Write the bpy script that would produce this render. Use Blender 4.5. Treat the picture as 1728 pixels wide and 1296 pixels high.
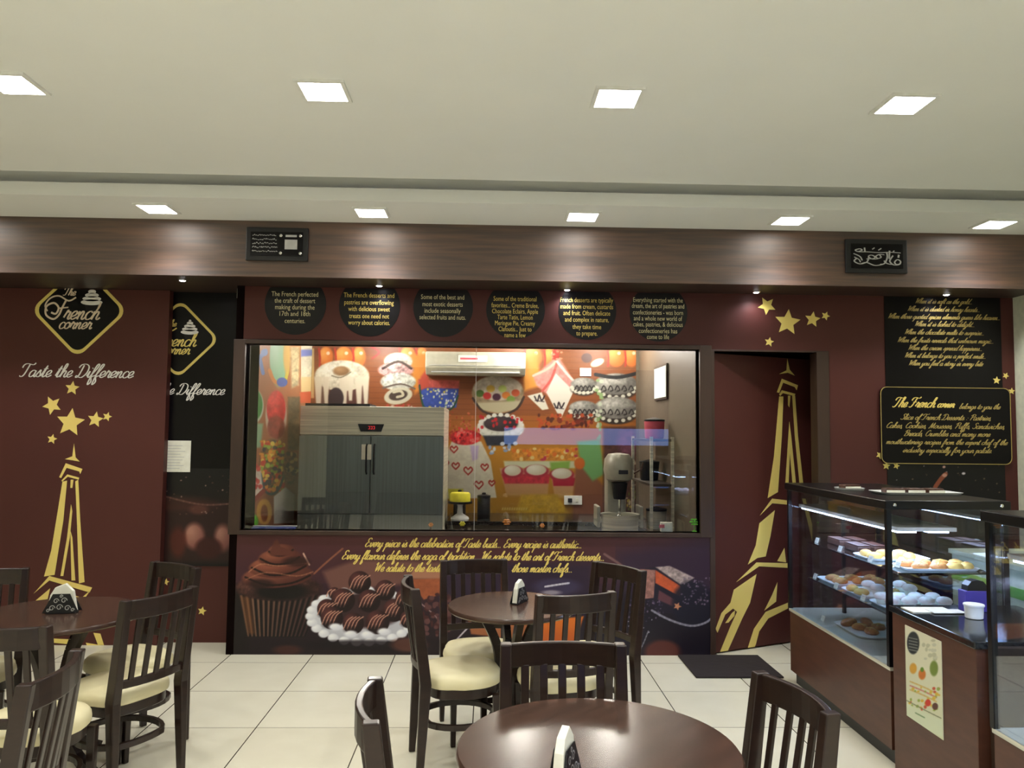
import bpy, math, random
import numpy as np
from mathutils import Vector, Matrix
random.seed(7)
S = bpy.context.scene
for o in list(bpy.data.objects): bpy.data.objects.remove(o)
COL = S.collection

# ------------------------------------------------------------------ camera
F, YAW, PIT, ROL, HCAM = 1300.0, .029, .0604, .0105, 1.66
_cy, _sy, _cp, _sp, _cr, _sr = math.cos(YAW), math.sin(YAW), math.cos(PIT), math.sin(PIT), math.cos(ROL), math.sin(ROL)
fwd = Vector((_sy*_cp, _cy*_cp, _sp)); r0 = Vector((_cy, -_sy, 0)); u0 = r0.cross(fwd)
rt = r0*_cr + u0*_sr; up = u0*_cr - r0*_sr
cd = bpy.data.cameras.new('camera'); cam = bpy.data.objects.new('camera', cd); COL.objects.link(cam)
cd.sensor_width = 36; cd.lens = 36*F/1728; cd.clip_start = .02; cd.clip_end = 60
cam.matrix_world = Matrix(((rt.x, up.x, -fwd.x, 0), (rt.y, up.y, -fwd.y, 0), (rt.z, up.z, -fwd.z, HCAM), (0, 0, 0, 1)))
S.camera = cam
S.view_settings.view_transform = 'Standard'; S.view_settings.look = 'None'
S.view_settings.gamma = 1; S.view_settings.use_curve_mapping = False
S.view_settings.exposure = 0.1
# world: dim indoor mall daylight that enters only through the open shop front
W = bpy.data.worlds.new('world'); S.world = W; W.use_nodes = True
W.node_tree.nodes['Background'].inputs[0].default_value = (.8, .9, 1, 1)
W.node_tree.nodes['Background'].inputs[1].default_value = .6
# lamp strengths (built with their fittings below)
PANEL_EMIT = 24.0       # square ceiling panels
PANEL_SPOT = 30.0       # the beam each panel throws down
PANEL_SPOT_BOOST = 110.0 # unseen rows behind the viewer, boosted so floor bounce brightens the ceiling
TINY_SPOT = 5.0         # pin downlights under the beam
KITCHEN_W = 26.0  # added lamps that wash the kitchen back wall
CASE_EMIT = 22.0

# ------------------------------------------------------------------ photo pixel <-> place
def ray(px, py):
    a, b = (px-864)/F, (py-648)/F
    u = _cr*a + _sr*b; v = -_sr*a + _cr*b
    X, Y2, Z = u, 1.0, -v
    Y = _cp*Y2 - _sp*Z; z = _sp*Y2 + _cp*Z
    return Vector((_cy*X + _sy*Y, -_sy*X + _cy*Y, z))
def onY(px, py, Y): r = ray(px, py); return Vector((0, 0, HCAM)) + r*(Y/r.y)
def onX(px, py, X): r = ray(px, py); return Vector((0, 0, HCAM)) + r*(X/r.x)
def onZ(px, py, Z): r = ray(px, py); return Vector((0, 0, HCAM)) + r*((Z-HCAM)/r.z)
def proj(x, y, z):
    z = z-HCAM
    X = _cy*x - _sy*y; Y = _sy*x + _cy*y
    Z = _cp*z - _sp*Y; Y2 = _sp*z + _cp*Y
    u = X/Y2*F; v = -Z/Y2*F
    return 864 + _cr*u - _sr*v, 648 + _sr*u + _cr*v

# ------------------------------------------------------------------ colours and materials
def lin(c):
    return tuple(((v/255)/12.92 if v/255 <= .04045 else ((v/255+.055)/1.055)**2.4) for v in c)
def mat(name, rgb, rough=.5, metal=0, spec=.5, emit=0, coat=0, noise=None, bump=0):
    m = bpy.data.materials.new(name); m.use_nodes = True; nt = m.node_tree; b = nt.nodes['Principled BSDF']
    c = lin(rgb)
    b.inputs['Base Color'].default_value = (*c, 1); b.inputs['Roughness'].default_value = rough
    b.inputs['Metallic'].default_value = metal; b.inputs['Specular IOR Level'].default_value = spec
    b.inputs['Coat Weight'].default_value = coat; b.inputs['Coat Roughness'].default_value = .12
    if emit: b.inputs['Emission Color'].default_value = (*c, 1); b.inputs['Emission Strength'].default_value = emit
    # every material carries at least a faint procedural variation
    sc, rgb2, amt = noise if noise else ((20, 20, 20), tuple(min(255, v*1.12+3) for v in rgb), .5)
    tc = nt.nodes.new('ShaderNodeTexCoord'); mp = nt.nodes.new('ShaderNodeMapping'); n = nt.nodes.new('ShaderNodeTexNoise')
    mp.inputs['Scale'].default_value = sc; n.inputs['Scale'].default_value = 1; n.inputs['Detail'].default_value = 5
    nt.links.new(tc.outputs['Object'], mp.inputs[0]); nt.links.new(mp.outputs[0], n.inputs['Vector'])
    rp = nt.nodes.new('ShaderNodeValToRGB'); c2 = lin(rgb2)
    rp.color_ramp.elements[0].position = .35; rp.color_ramp.elements[1].position = .7
    rp.color_ramp.elements[0].color = (*c, 1)
    rp.color_ramp.elements[1].color = (*[c[i]*(1-amt)+c2[i]*amt for i in range(3)], 1)
    nt.links.new(n.outputs['Fac'], rp.inputs[0])
    if not emit: nt.links.new(rp.outputs[0], b.inputs['Base Color'])
    if bump:
        bp = nt.nodes.new('ShaderNodeBump'); bp.inputs['Strength'].default_value = bump; bp.inputs['Distance'].default_value = .01
        nt.links.new(n.outputs['Fac'], bp.inputs['Height']); nt.links.new(bp.outputs[0], b.inputs['Normal'])
    return m
def glass_mat(name, tint=(.93, .96, .96), refl=1.0, rough=0.0):
    m = bpy.data.materials.new(name); m.use_nodes = True; nt = m.node_tree; nt.nodes.clear()
    o = nt.nodes.new('ShaderNodeOutputMaterial'); mx = nt.nodes.new('ShaderNodeMixShader')
    t = nt.nodes.new('ShaderNodeBsdfTransparent'); t.inputs[0].default_value = (*tint, 1)
    g = nt.nodes.new('ShaderNodeBsdfGlossy'); g.inputs['Roughness'].default_value = rough
    fr = nt.nodes.new('ShaderNodeFresnel'); fr.inputs[0].default_value = 1.5
    ml = nt.nodes.new('ShaderNodeMath'); ml.operation = 'MULTIPLY'; ml.inputs[1].default_value = refl
    nt.links.new(fr.outputs[0], ml.inputs[0]); nt.links.new(ml.outputs[0], mx.inputs[0])
    nt.links.new(t.outputs[0], mx.inputs[1]); nt.links.new(g.outputs[0], mx.inputs[2]); nt.links.new(mx.outputs[0], o.inputs[0])
    return m
M = {}
M['ceil'] = mat('ceiling_paint', (240, 240, 236), .8, spec=.2, noise=((2, 2, 2), (234, 235, 232), .5))
M['groove'] = mat('groove_paint', (150, 148, 140), .9, spec=.1)
M['wood'] = mat('beam_wood', (66, 50, 44), .5, spec=1.0, noise=((2.2, 6, 40), (112, 78, 58), .7))
M['soffit'] = mat('soffit_wood', (52, 40, 36), .4, noise=((2, 20, 4), (70, 50, 42), .7))
M['maroon'] = mat('maroon_print', (84, 42, 36), .5, spec=.32, noise=((.8, .8, .8), (72, 35, 34), .6))
M['dkframe'] = mat('dark_frame_wood', (52, 36, 28), .45, noise=((6, 6, 1.5), (74, 52, 40), .7))
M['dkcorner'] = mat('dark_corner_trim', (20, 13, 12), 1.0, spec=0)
M['black'] = mat('black_print', (11, 8, 11), .3, spec=.22)
M['disc'] = mat('disc_print', (18, 15, 18), .35, spec=.3)
M['gold'] = mat('gold_print', (240, 218, 120), .5, noise=((3, 3, 3), (238, 204, 118), .6))
M['goldtxt'] = mat('gold_text', (226, 200, 104), .5)
M['paletxt'] = mat('pale_text', (220, 210, 164), .5)
M['dimgold'] = mat('dull_gold_text', (176, 154, 86), .5)
M['cream'] = mat('cream_print', (226, 206, 180), .5)
M['white'] = mat('white_print', (235, 230, 222), .5)
M['chair'] = mat('espresso_wood', (36, 23, 19), .34, spec=.4, coat=.15, noise=((8, 8, 40), (50, 33, 26), .7))
M['cushion'] = mat('cream_vinyl', (238, 228, 186), .42, spec=.4, noise=((7, 7, 7), (226, 212, 166), .6), bump=.05)
M['table'] = mat('walnut_top', (64, 46, 38), .22, spec=.55, noise=((3, 30, 6), (88, 62, 50), .6))
M['case_wood'] = mat('case_wood', (78, 46, 34), .4, noise=((4, 4, 22), (98, 60, 44), .7))
M['blackmetal'] = mat('black_metal', (16, 16, 20), .3, metal=.3)
M['steel'] = mat('brushed_steel', (236, 232, 212), .3, metal=.3, noise=((1, 1, 60), (150, 150, 142), .7))
M['steel_dk'] = mat('fridge_door_steel', (128, 140, 142), .3, metal=.35, noise=((60, 1, 1), (104, 112, 114), .6))
M['chrome'] = mat('chrome', (220, 220, 220), .12, metal=1)
M['dark'] = mat('dark_plastic', (22, 22, 26), .4)
M['blackstone'] = mat('black_granite', (24, 26, 28), .12, noise=((60, 60, 60), (60, 62, 64), .6))
M['whiteplas'] = mat('white_plastic', (232, 232, 226), .4)
M['acbody'] = mat('aged_white_plastic', (176, 172, 156), .4)
M['paper'] = mat('paper', (232, 230, 214), .7)
M['silverp'] = mat('silver_pattern', (190, 190, 190), .35, metal=.4)
M['purple'] = mat('purple_box', (70, 60, 150), .4)
M['bread'] = mat('golden_pastry', (198, 132, 62), .6, noise=((40, 40, 40), (150, 84, 34), .8), bump=.3)
M['bun'] = mat('yellow_bun', (214, 180, 96), .55, noise=((25, 25, 25), (190, 140, 60), .8), bump=.15)
M['choc'] = mat('chocolate', (58, 32, 22), .4, noise=((50, 50, 50), (96, 62, 44), .8), bump=.2)
M['icing'] = mat('white_icing', (238, 230, 220), .5, noise=((40, 40, 40), (220, 150, 150), .5))
M['tray'] = mat('white_tray', (228, 230, 230), .35)
M['pale'] = mat('pale_laminate', (196, 204, 176), .5)
M['greenstripe'] = mat('green_laminate', (90, 160, 40), .5)
M['kwall'] = mat('kitchen_wall', (96, 84, 70), .5)
M['kdark'] = mat('kitchen_dark', (58, 50, 42), .6)
M['mall'] = mat('mall_wall', (60, 60, 66), .6)
M['wallpaint'] = mat('side_wall_paint', (214, 214, 190), .7)
M['mat'] = mat('rubber_mat', (34, 26, 26), .9, bump=.3)
M['orange'] = mat('orange_paper', (226, 140, 50), .6)
M['redpink'] = mat('pink_paper', (210, 90, 110), .6)
M['green'] = mat('green_paper', (110, 220, 60), .6)
M['yellow'] = mat('yellow_wrap', (225, 215, 60), .5)
M['blue'] = mat('blue_tray', (60, 80, 170), .4)
M['led'] = mat('panel_diffuser', (255, 250, 240), .5, emit=PANEL_EMIT)
M['ledtiny'] = mat('pin_light', (250, 245, 255), .5, emit=14)
M['caseled'] = mat('case_tube', (190, 215, 255), .5, emit=CASE_EMIT)
M['kled'] = mat('added_kitchen_light', (255, 246, 225), .5, emit=14)  # glow of the added kitchen lamps
M['sign'] = mat('mall_sign_light', (120, 160, 235), .5, emit=3.2)
M['pillar'] = mat('mall_light_panel', (225, 230, 240), .5, emit=2.4)
M['doorlight'] = mat('door_light_panel', (236, 240, 226), .5, emit=.7)
M['batten'] = mat('batten_light', (250, 245, 235), .5, emit=1.6)
M['red_led'] = mat('red_digits', (230, 50, 60), .5, emit=1.2)
M['glass'] = glass_mat('window_glass', (.95, .96, .96), 1.25)
M['caseglass'] = glass_mat('case_glass', (.95, .97, 1.0), .5)
M['shelfglass'] = glass_mat('shelf_glass', (.78, .9, .92), 2.0)
# floor tiles: 60 cm cream porcelain with thin dark joints
def floor_mat():
    m = bpy.data.materials.new('floor_tiles'); m.use_nodes = True; nt = m.node_tree; b = nt.nodes['Principled BSDF']
    g = nt.nodes.new('ShaderNodeNewGeometry'); sx = nt.nodes.new('ShaderNodeSeparateXYZ'); nt.links.new(g.outputs['Position'], sx.inputs[0])
    def mth(op, a, v=None, v2=None):
        n = nt.nodes.new('ShaderNodeMath'); n.operation = op
        for i, q in enumerate((a, v, v2)):
            if q is None: continue
            if isinstance(q, (int, float)): n.inputs[i].default_value = q
            else: nt.links.new(q, n.inputs[i])
        return n.outputs[0]
    outs = []; ids = []
    for ax, off, wdt in (('X', -1.8725+6, .0042), ('Y', 5.62+6, .003)):
        t = mth('DIVIDE', mth('ADD', sx.outputs[ax], -off+12), .6)
        fr = mth('FRACT', t); ids.append(mth('FLOOR', t))
        d = mth('MINIMUM', fr, mth('SUBTRACT', 1.0, fr))
        outs.append(mth('LESS_THAN', d, wdt/.6*.75))
    gm = mth('MAXIMUM', outs[0], outs[1])
    cb = nt.nodes.new('ShaderNodeCombineXYZ'); nt.links.new(ids[0], cb.inputs[0]); nt.links.new(ids[1], cb.inputs[1])
    wn = nt.nodes.new('ShaderNodeTexWhiteNoise'); nt.links.new(cb.outputs[0], wn.inputs[0])
    nz = nt.nodes.new('ShaderNodeTexNoise'); nz.inputs['Scale'].default_value = 5; nt.links.new(g.outputs['Position'], nz.inputs['Vector'])
    f = mth('ADD', mth('MULTIPLY', wn.outputs['Value'], .35), mth('MULTIPLY', nz.outputs['Fac'], .65))
    rp = nt.nodes.new('ShaderNodeValToRGB'); nt.links.new(f, rp.inputs[0])
    rp.color_ramp.elements[0].color = (*lin((212, 206, 182)), 1); rp.color_ramp.elements[1].color = (*lin((230, 225, 204)), 1)
    mx = nt.nodes.new('ShaderNodeMix'); mx.data_type = 'RGBA'; nt.links.new(gm, mx.inputs[0]); nt.links.new(rp.outputs[0], mx.inputs[6])
    mx.inputs[7].default_value = (*lin((66, 58, 50)), 1); nt.links.new(mx.outputs[2], b.inputs['Base Color'])
    b.inputs['Roughness'].default_value = .2; b.inputs['Specular IOR Level'].default_value = .4
    return m
M['floor'] = floor_mat()
def attr_mat(name, rough=.45, spec=.4):
    m = bpy.data.materials.new(name); m.use_nodes = True; nt = m.node_tree; b = nt.nodes['Principled BSDF']
    a = nt.nodes.new('ShaderNodeAttribute'); a.attribute_name = 'ink'; nt.links.new(a.outputs['Color'], b.inputs['Base Color'])
    b.inputs['Roughness'].default_value = rough; b.inputs['Specular IOR Level'].default_value = spec
    return m
M['ink'] = attr_mat('printed_ink')

# ------------------------------------------------------------------ mesh builder
class MB:
    def __init__(s): s.v = []; s.f = []; s.m = []; s.mi = 0
    def add(s, vs, fs):
        n = len(s.v); s.v += [tuple(p) for p in vs]; s.f += [tuple(i+n for i in f) for f in fs]; s.m += [s.mi]*len(fs); return s
    def box(s, x0, x1, y0, y1, z0, z1):
        vs = [(x, y, z) for z in (z0, z1) for y in (y0, y1) for x in (x0, x1)]
        return s.add(vs, [(0, 2, 3, 1), (4, 5, 7, 6), (0, 1, 5, 4), (2, 6, 7, 3), (0, 4, 6, 2), (1, 3, 7, 5)])
    def beam(s, a, b, w, t, side=None):
        # rectangular bar from a to b; w across `side`, t across the other direction
        a, b = Vector(a), Vector(b); d = (b-a).normalized()
        sd = Vector(side) if side else Vector((1, 0, 0))
        sd = (sd - d*sd.dot(d)).normalized(); o = d.cross(sd)
        vs = []
        for p in (a, b):
            for i, j in ((-1, -1), (1, -1), (1, 1), (-1, 1)): vs.append(p + sd*(w/2*i) + o*(t/2*j))
        return s.add(vs, [(3, 2, 1, 0), (4, 5, 6, 7), (0, 1, 5, 4), (1, 2, 6, 5), (2, 3, 7, 6), (3, 0, 4, 7)])
    def sweep(s, pts, w, h, closed=False, up=(0, 0, 1)):
        # rectangular section swept along pts (w horizontal, h vertical)
        n = len(pts); P = [Vector(p) for p in pts]; U = Vector(up); vs = []
        for i in range(n):
            a = P[(i-1) % n] if (closed or i > 0) else P[i]; b = P[(i+1) % n] if (closed or i < n-1) else P[i]
            d = (b-a).normalized(); sd = d.cross(U).normalized()
            for x, z in ((-1, -1), (1, -1), (1, 1), (-1, 1)): vs.append(P[i] + sd*(w/2*x) + U*(h/2*z))
        fs = []
        for i in range(n if closed else n-1):
            j = (i+1) % n
            for k in range(4): fs.append((i*4+k, i*4+(k+1) % 4, j*4+(k+1) % 4, j*4+k))
        if not closed: fs += [(3, 2, 1, 0), tuple((n-1)*4+k for k in range(4))]
        return s.add(vs, fs)
    def tube(s, pts, r, seg=10, closed=False):
        n = len(pts); P = [Vector(p) for p in pts]; R = r if isinstance(r, (list, tuple)) else [r]*n; vs = []; ref = None
        for i in range(n):
            a = P[(i-1) % n] if (closed or i > 0) else P[i]; b = P[(i+1) % n] if (closed or i < n-1) else P[i]
            d = (b-a).normalized()
            if ref is None: ref = Vector((0, 0, 1)) if abs(d.z) < .9 else Vector((1, 0, 0))
            sd = (ref - d*ref.dot(d)).normalized(); ref = sd; o = d.cross(sd)
            for k in range(seg):
                t = 2*math.pi*k/seg; vs.append(P[i] + sd*(math.cos(t)*R[i]) + o*(math.sin(t)*R[i]))
        fs = []
        for i in range(n if closed else n-1):
            j = (i+1) % n
            for k in range(seg): fs.append((i*seg+k, i*seg+(k+1) % seg, j*seg+(k+1) % seg, j*seg+k))
        if not closed: fs += [tuple(range(seg))[::-1], tuple((n-1)*seg+k for k in range(seg))]
        return s.add(vs, fs)
    def lathe(s, prof, c=(0, 0, 0), seg=32, sx=1, sy=1, rot=0):
        vs = []; n = len(prof)
        for r, z in prof:
            for k in range(seg):
                t = 2*math.pi*k/seg; x, y = math.cos(t)*r*sx, math.sin(t)*r*sy
                vs.append((c[0]+x*math.cos(rot)-y*math.sin(rot), c[1]+x*math.sin(rot)+y*math.cos(rot), c[2]+z))
        fs = [(i*seg+k, i*seg+(k+1) % seg, (i+1)*seg+(k+1) % seg, (i+1)*seg+k) for i in range(n-1) for k in range(seg)]
        fs += [tuple(range(seg))[::-1], tuple((n-1)*seg+k for k in range(seg))]
        return s.add(vs, fs)
    def prism(s, poly, fn, d0, d1):
        # poly in (u, v); fn(u, v, depth) -> point
        n = len(poly); vs = [fn(u, v, d) for d in (d0, d1) for u, v in poly]
        fs = [tuple(range(n))[::-1], tuple(range(n, 2*n))] + [(i, (i+1) % n, n+(i+1) % n, n+i) for i in range(n)]
        return s.add(vs, fs)
    def build(s, name, m, parent=None, smooth=False, bevel=0, loc=None, seg=2):
        me = bpy.data.meshes.new(name); me.from_pydata([tuple(v) for v in s.v], [], s.f)
        for mm in (m if isinstance(m, (list, tuple)) else [m]): me.materials.append(M[mm] if isinstance(mm, str) else mm)
        me.polygons.foreach_set('material_index', s.m); me.update()
        if smooth: me.shade_smooth(); me.set_sharp_from_angle(angle=math.radians(38))
        o = bpy.data.objects.new(name, me); COL.objects.link(o)
        if parent: o.parent = parent
        if loc is not None: o.location = loc
        if bevel:
            b = o.modifiers.new('bevel', 'BEVEL'); b.width = bevel; b.segments = seg; b.limit_method = 'ANGLE'; b.harden_normals = False
        return o
def tag(o, label=None, cat=None, group=None, kind=None):
    if label: o['label'] = label
    if cat: o['category'] = cat
    if group: o['group'] = group
    if kind: o['kind'] = kind
    return o
def thing(name, label, cat, loc=(0, 0, 0), rz=0, group=None):
    o = bpy.data.objects.new(name, None); COL.objects.link(o); o.empty_display_size = .1
    o.location = loc; o.rotation_euler = (0, 0, rz)
    return tag(o, label, cat, group)
def struct(name, mb, m, **k): return tag(mb.build(name, m, **k), kind='structure')
def copy_tree(o, parent=None):
    c = o.copy(); COL.objects.link(c); c.parent = parent
    for ch in list(o.children): copy_tree(ch, c)
    return c
def copy_of(o, loc, rz=0, label=None, group=None, scale=None):
    c = copy_tree(o); c.location = loc; c.rotation_euler = (0, 0, rz)
    if label: c['label'] = label
    if group: c['group'] = group
    if scale: c.scale = (scale,)*3
    return c
def box_ob(name, m, b, parent=None, bevel=0): return MB().box(*b).build(name, m, parent, bevel=bevel)

# ------------------------------------------------------------------ lettering: a single stroke cursive hand, drawn as flat ribbons
BOWL = [(.75, .85), (.4, 1), (.08, .65), (.1, .12), (.35, 0), (.65, .3), (.76, .95)]
G = {
 'a': (.95, [BOWL, [(.75, .95), (.72, .2), (.85, 0), (1.05, .25)]]),
 'b': (.85, [[(0, .3), (.3, 1.3), (.38, 2), (.18, 1.9), (.13, .3), (.3, 0), (.6, .15), (.68, .6), (.45, .85), (.7, .75), (.95, .85)]]),
 'c': (.75, [[(.7, .8), (.45, 1), (.12, .75), (.07, .3), (.28, 0), (.55, .05), (.85, .3)]]),
 'd': (1.0, [BOWL, [(.95, 2), (.78, .9), (.73, .2), (.88, 0), (1.1, .25)]]),
 'e': (.75, [[(0, .25), (.5, .5), (.6, .85), (.4, 1), (.1, .7), (.1, .2), (.35, 0), (.8, .3)]]),
 'f': (.62, [[(0, .2), (.45, 1.2), (.62, 1.9), (.4, 2), (.2, 1.2), (.08, -.8), (.22, -1.05), (.42, -.6), (.2, .05), (.65, .3)]]),
 'g': (.95, [BOWL, [(.75, .95), (.65, -.4), (.35, -1.05), (.08, -.8), (.4, -.2), (1.0, .3)]]),
 'h': (.9, [[(0, .2), (.4, 1.4), (.42, 2), (.2, 1.8), (.08, 0)], [(.08, .0), (.22, .65), (.5, .97), (.65, .8), (.58, .2), (.75, 0), (.98, .25)]]),
 'i': (.5, [[(0, .2), (.22, .95)], [(.22, .95), (.18, .2), (.32, 0), (.58, .25)], [(.38, 1.35), (.42, 1.45)]]),
 'j': (.5, [[(0, .2), (.25, .95), (.15, -.5), (-.1, -1), (-.2, -.7), (.5, .25)], [(.38, 1.35), (.42, 1.45)]]),
 'k': (.85, [[(0, .2), (.4, 1.4), (.42, 2), (.2, 1.8), (.08, 0)], [(.1, .4), (.5, .97), (.6, .7), (.2, .48), (.6, .05), (.95, .25)]]),
 'l': (.5, [[(0, .2), (.4, 1.3), (.44, 2), (.22, 1.8), (.13, .2), (.28, 0), (.55, .25)]]),
 'm': (1.3, [[(0, .6), (.15, .95), (.13, 0)], [(.13, .3), (.4, .97), (.55, .8), (.5, 0)], [(.5, .3), (.8, .97), (.97, .8), (.92, .2), (1.06, 0), (1.35, .25)]]),
 'n': (.92, [[(0, .6), (.15, .95), (.13, 0)], [(.13, .3), (.45, .97), (.62, .8), (.57, .2), (.72, 0), (.97, .25)]]),
 'o': (.85, [[(.45, 1), (.1, .75), (.07, .25), (.35, 0), (.66, .25), (.68, .75), (.45, 1), (.55, .8), (.92, .85)]]),
 'p': (.88, [[(0, .4), (.25, 1), (.1, -1.05)], [(.16, .3), (.45, .97), (.7, .75), (.62, .15), (.35, 0), (.2, .15)], [(.5, .03), (.93, .25)]]),
 'q': (.95, [BOWL, [(.75, .95), (.65, -1), (.95, .25)]]),
 'r': (.72, [[(0, .2), (.22, 1.08), (.3, .85), (.55, .9), (.48, .2), (.62, 0), (.8, .25)]]),
 's': (.72, [[(0, .2), (.38, 1.05), (.45, .7), (.6, .25), (.38, 0), (.1, .12)], [(.4, .02), (.8, .25)]]),
 't': (.6, [[(0, .2), (.38, 1.75), (.22, .25), (.36, 0), (.65, .25)], [(.0, 1.2), (.62, 1.25)]]),
 'u': (.95, [[(0, .4), (.15, .95), (.12, .2), (.35, 0), (.65, .4), (.72, .95)], [(.72, .95), (.67, .2), (.8, 0), (1.02, .25)]]),
 'v': (.9, [[(0, .6), (.2, .95), (.25, .2), (.4, 0), (.65, .4), (.7, .97), (.95, .85)]]),
 'w': (1.2, [[(0, .6), (.15, .95), (.13, .2), (.35, 0), (.55, .3), (.62, .92)], [(.62, .92), (.6, .2), (.8, 0), (1.05, .4), (1.08, .97), (1.3, .85)]]),
 'x': (.75, [[(0, .8), (.2, .95), (.5, .05), (.8, .2)], [(.7, .95), (.05, 0)]]),
 'y': (.92, [[(0, .4), (.15, .95), (.12, .2), (.35, 0), (.65, .4), (.72, .95)], [(.72, .95), (.6, -.4), (.3, -1.05), (.03, -.8), (.35, -.2), (.97, .3)]]),
 'z': (.7, [[(0, .8), (.6, .92), (.05, 0), (.75, .1)]]),
 'T': (1.1, [[(-.2, 1.35), (-.1, 1.8), (.3, 1.98), (1.1, 1.82), (1.35, 2.1)], [(.65, 1.9), (.45, .4), (.15, 0), (-.15, .15)]]),
 'F': (1.15, [[(-.2, 1.35), (-.1, 1.8), (.3, 1.98), (1.1, 1.82), (1.35, 2.1)], [(.65, 1.9), (.45, .4), (.15, 0), (-.15, .15)], [(.25, 1.0), (.95, 1.08)]]),
 'D': (1.4, [[(.45, 1.85), (.3, .3), (.0, .25), (-.02, -.02), (.3, .05), (.8, 0), (1.25, .7), (1.2, 1.6), (.7, 2), (.1, 1.9), (-.1, 1.45)]]),
 'E': (1.0, [[(.95, 1.65), (.65, 2), (.25, 1.75), (.3, 1.2), (.65, 1.08), (.2, .9), (.02, .3), (.35, 0), (1.0, .35)]]),
 'W': (1.45, [[(-.15, 1.5), (.15, 1.98), (.2, .0), (.8, 1.65), (.8, 0), (1.35, 1.95), (1.6, 1.85)]]),
 'S': (.95, [[(.95, 1.6), (.65, 2), (.25, 1.6), (.7, .95), (.65, .2), (.2, 0), (-.1, .35)]]),
 'C': (1.0, [[(1, 1.6), (.75, 2), (.25, 1.5), (.08, .6), (.45, 0), (1.05, .35)]]),
 'M': (1.45, [[(-.1, .15), (.12, .1), (.45, 1.95), (.6, .0), (1.1, 1.95), (1.12, .2), (1.4, .15)]]),
 'P': (1.0, [[(.42, 1.8), (.15, 0)], [(-.1, 1.45), (.4, 2), (1, 1.85), (.95, 1.2), (.33, .95)]]),
 'B': (1.1, [[(.42, 1.8), (.15, 0)], [(-.1, 1.45), (.4, 2), (.98, 1.85), (.9, 1.2), (.4, 1.02), (.98, .85), (.9, .15), (.1, 0)]]),
 '.': (.4, [[(.1, 0), (.17, .12)]]), ',': (.4, [[(.12, .1), (.02, -.3)]]), ':': (.5, [[(.15, .1), (.2, .22)], [(.3, .7), (.35, .82)]]),
 '&': (1.0, [[(.95, .7), (.4, 0), (.1, .3), (.6, 1.3), (.4, 1.7), (.2, 1.3), (.9, 0)]]), ' ': (.62, []),
}
def smooth_path(p, sub):
    if len(p) < 3: return p
    out = []
    for i in range(len(p)-1):
        a, b, c, d = p[max(i-1, 0)], p[i], p[i+1], p[min(i+2, len(p)-1)]
        for k in range(sub):
            t = k/sub
            out.append(tuple(.5*(2*b[j] + (c[j]-a[j])*t + (2*a[j]-5*b[j]+4*c[j]-d[j])*t*t + (3*b[j]-a[j]-3*c[j]+d[j])*t**3) for j in (0, 1)))
    return out+[p[-1]]
_LIFT = [0]
def _lift(i):
    _LIFT[0] += 1
    return (_LIFT[0] % 240)*4e-6      # strokes that cross never share a plane
def ribbon(mb, pts, w, fn, dep, nib=None):
    """flat stroke of width w along 2D pts"""
    n = len(pts)
    if n < 2: return
    vs = []
    for i in range(n):
        a, b = pts[max(i-1, 0)], pts[min(i+1, n-1)]
        dx, dy = b[0]-a[0], b[1]-a[1]; L = math.hypot(dx, dy) or 1; nx, ny = -dy/L, dx/L
        ww = w
        if nib: ww = w*(.55 + .75*abs(dy/L))
        for sg in (-1, 1): vs.append(fn(pts[i][0]+nx*ww/2*sg, pts[i][1]+ny*ww/2*sg, dep+_lift(i)))
    mb.add(vs, [(2*i, 2*i+2, 2*i+3, 2*i+1) for i in range(n-1)])
def twidth(t): return sum(G[c][0] for c in t)
def script(mb, txt, u0, v0, xh, fn, w=.16, slant=.35, sub=4, dep=0, cond=1.0):
    x = 0
    for c in txt:
        adv, st = G[c]
        for s in st:
            p = [(u0 + xh*cond*(x+q[0]) + xh*slant*q[1], v0 + xh*q[1]) for q in s]
            ribbon(mb, smooth_path(p, sub), w*xh, fn, dep, nib=True)
        x += adv
    return x*xh*cond
def script_fit(mb, txt, u0, u1, v0, xh, fn, **k):
    """text from u0 to u1 on baseline v0 (height xh), squeezed or spread to fit"""
    c = (u1-u0-xh*.35)/(twidth(txt)*xh); script(mb, txt, u0, v0, xh, fn, cond=c, **k)
def type_line(mb, txt, uc, v0, size, fn, dep=0, fit=None, shear=0, align='CENTER'):
    """printed type, flat"""
    cu = bpy.data.curves.new('t', 'FONT'); cu.body = txt; cu.size = size; cu.align_x = align; cu.shear = shear; cu.resolution_u = 2
    ob = bpy.data.objects.new('t', cu); COL.objects.link(ob)
    dg = bpy.context.evaluated_depsgraph_get(); me = bpy.data.meshes.new_from_object(ob.evaluated_get(dg))
    vs = [v.co.copy() for v in me.vertices]; fs = [tuple(p.vertices) for p in me.polygons]
    bpy.data.objects.remove(ob); bpy.data.curves.remove(cu); bpy.data.meshes.remove(me)
    if not vs: return
    sc = 1
    if fit:
        x0, x1 = min(v.x for v in vs), max(v.x for v in vs); sc = fit/(x1-x0)
        if align == 'CENTER':
            c = (x0+x1)/2
            for v in vs: v.x -= c
    mb.add([fn(uc+v.x*sc, v0+v.y, dep) for v in vs], fs)
def planeY(Y): return lambda u, v, d: (u, Y-d, v)             # wall facing the camera
def planeX(X): return lambda u, v, d: (X-d, u, v)             # face looking to -X, u = y

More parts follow.
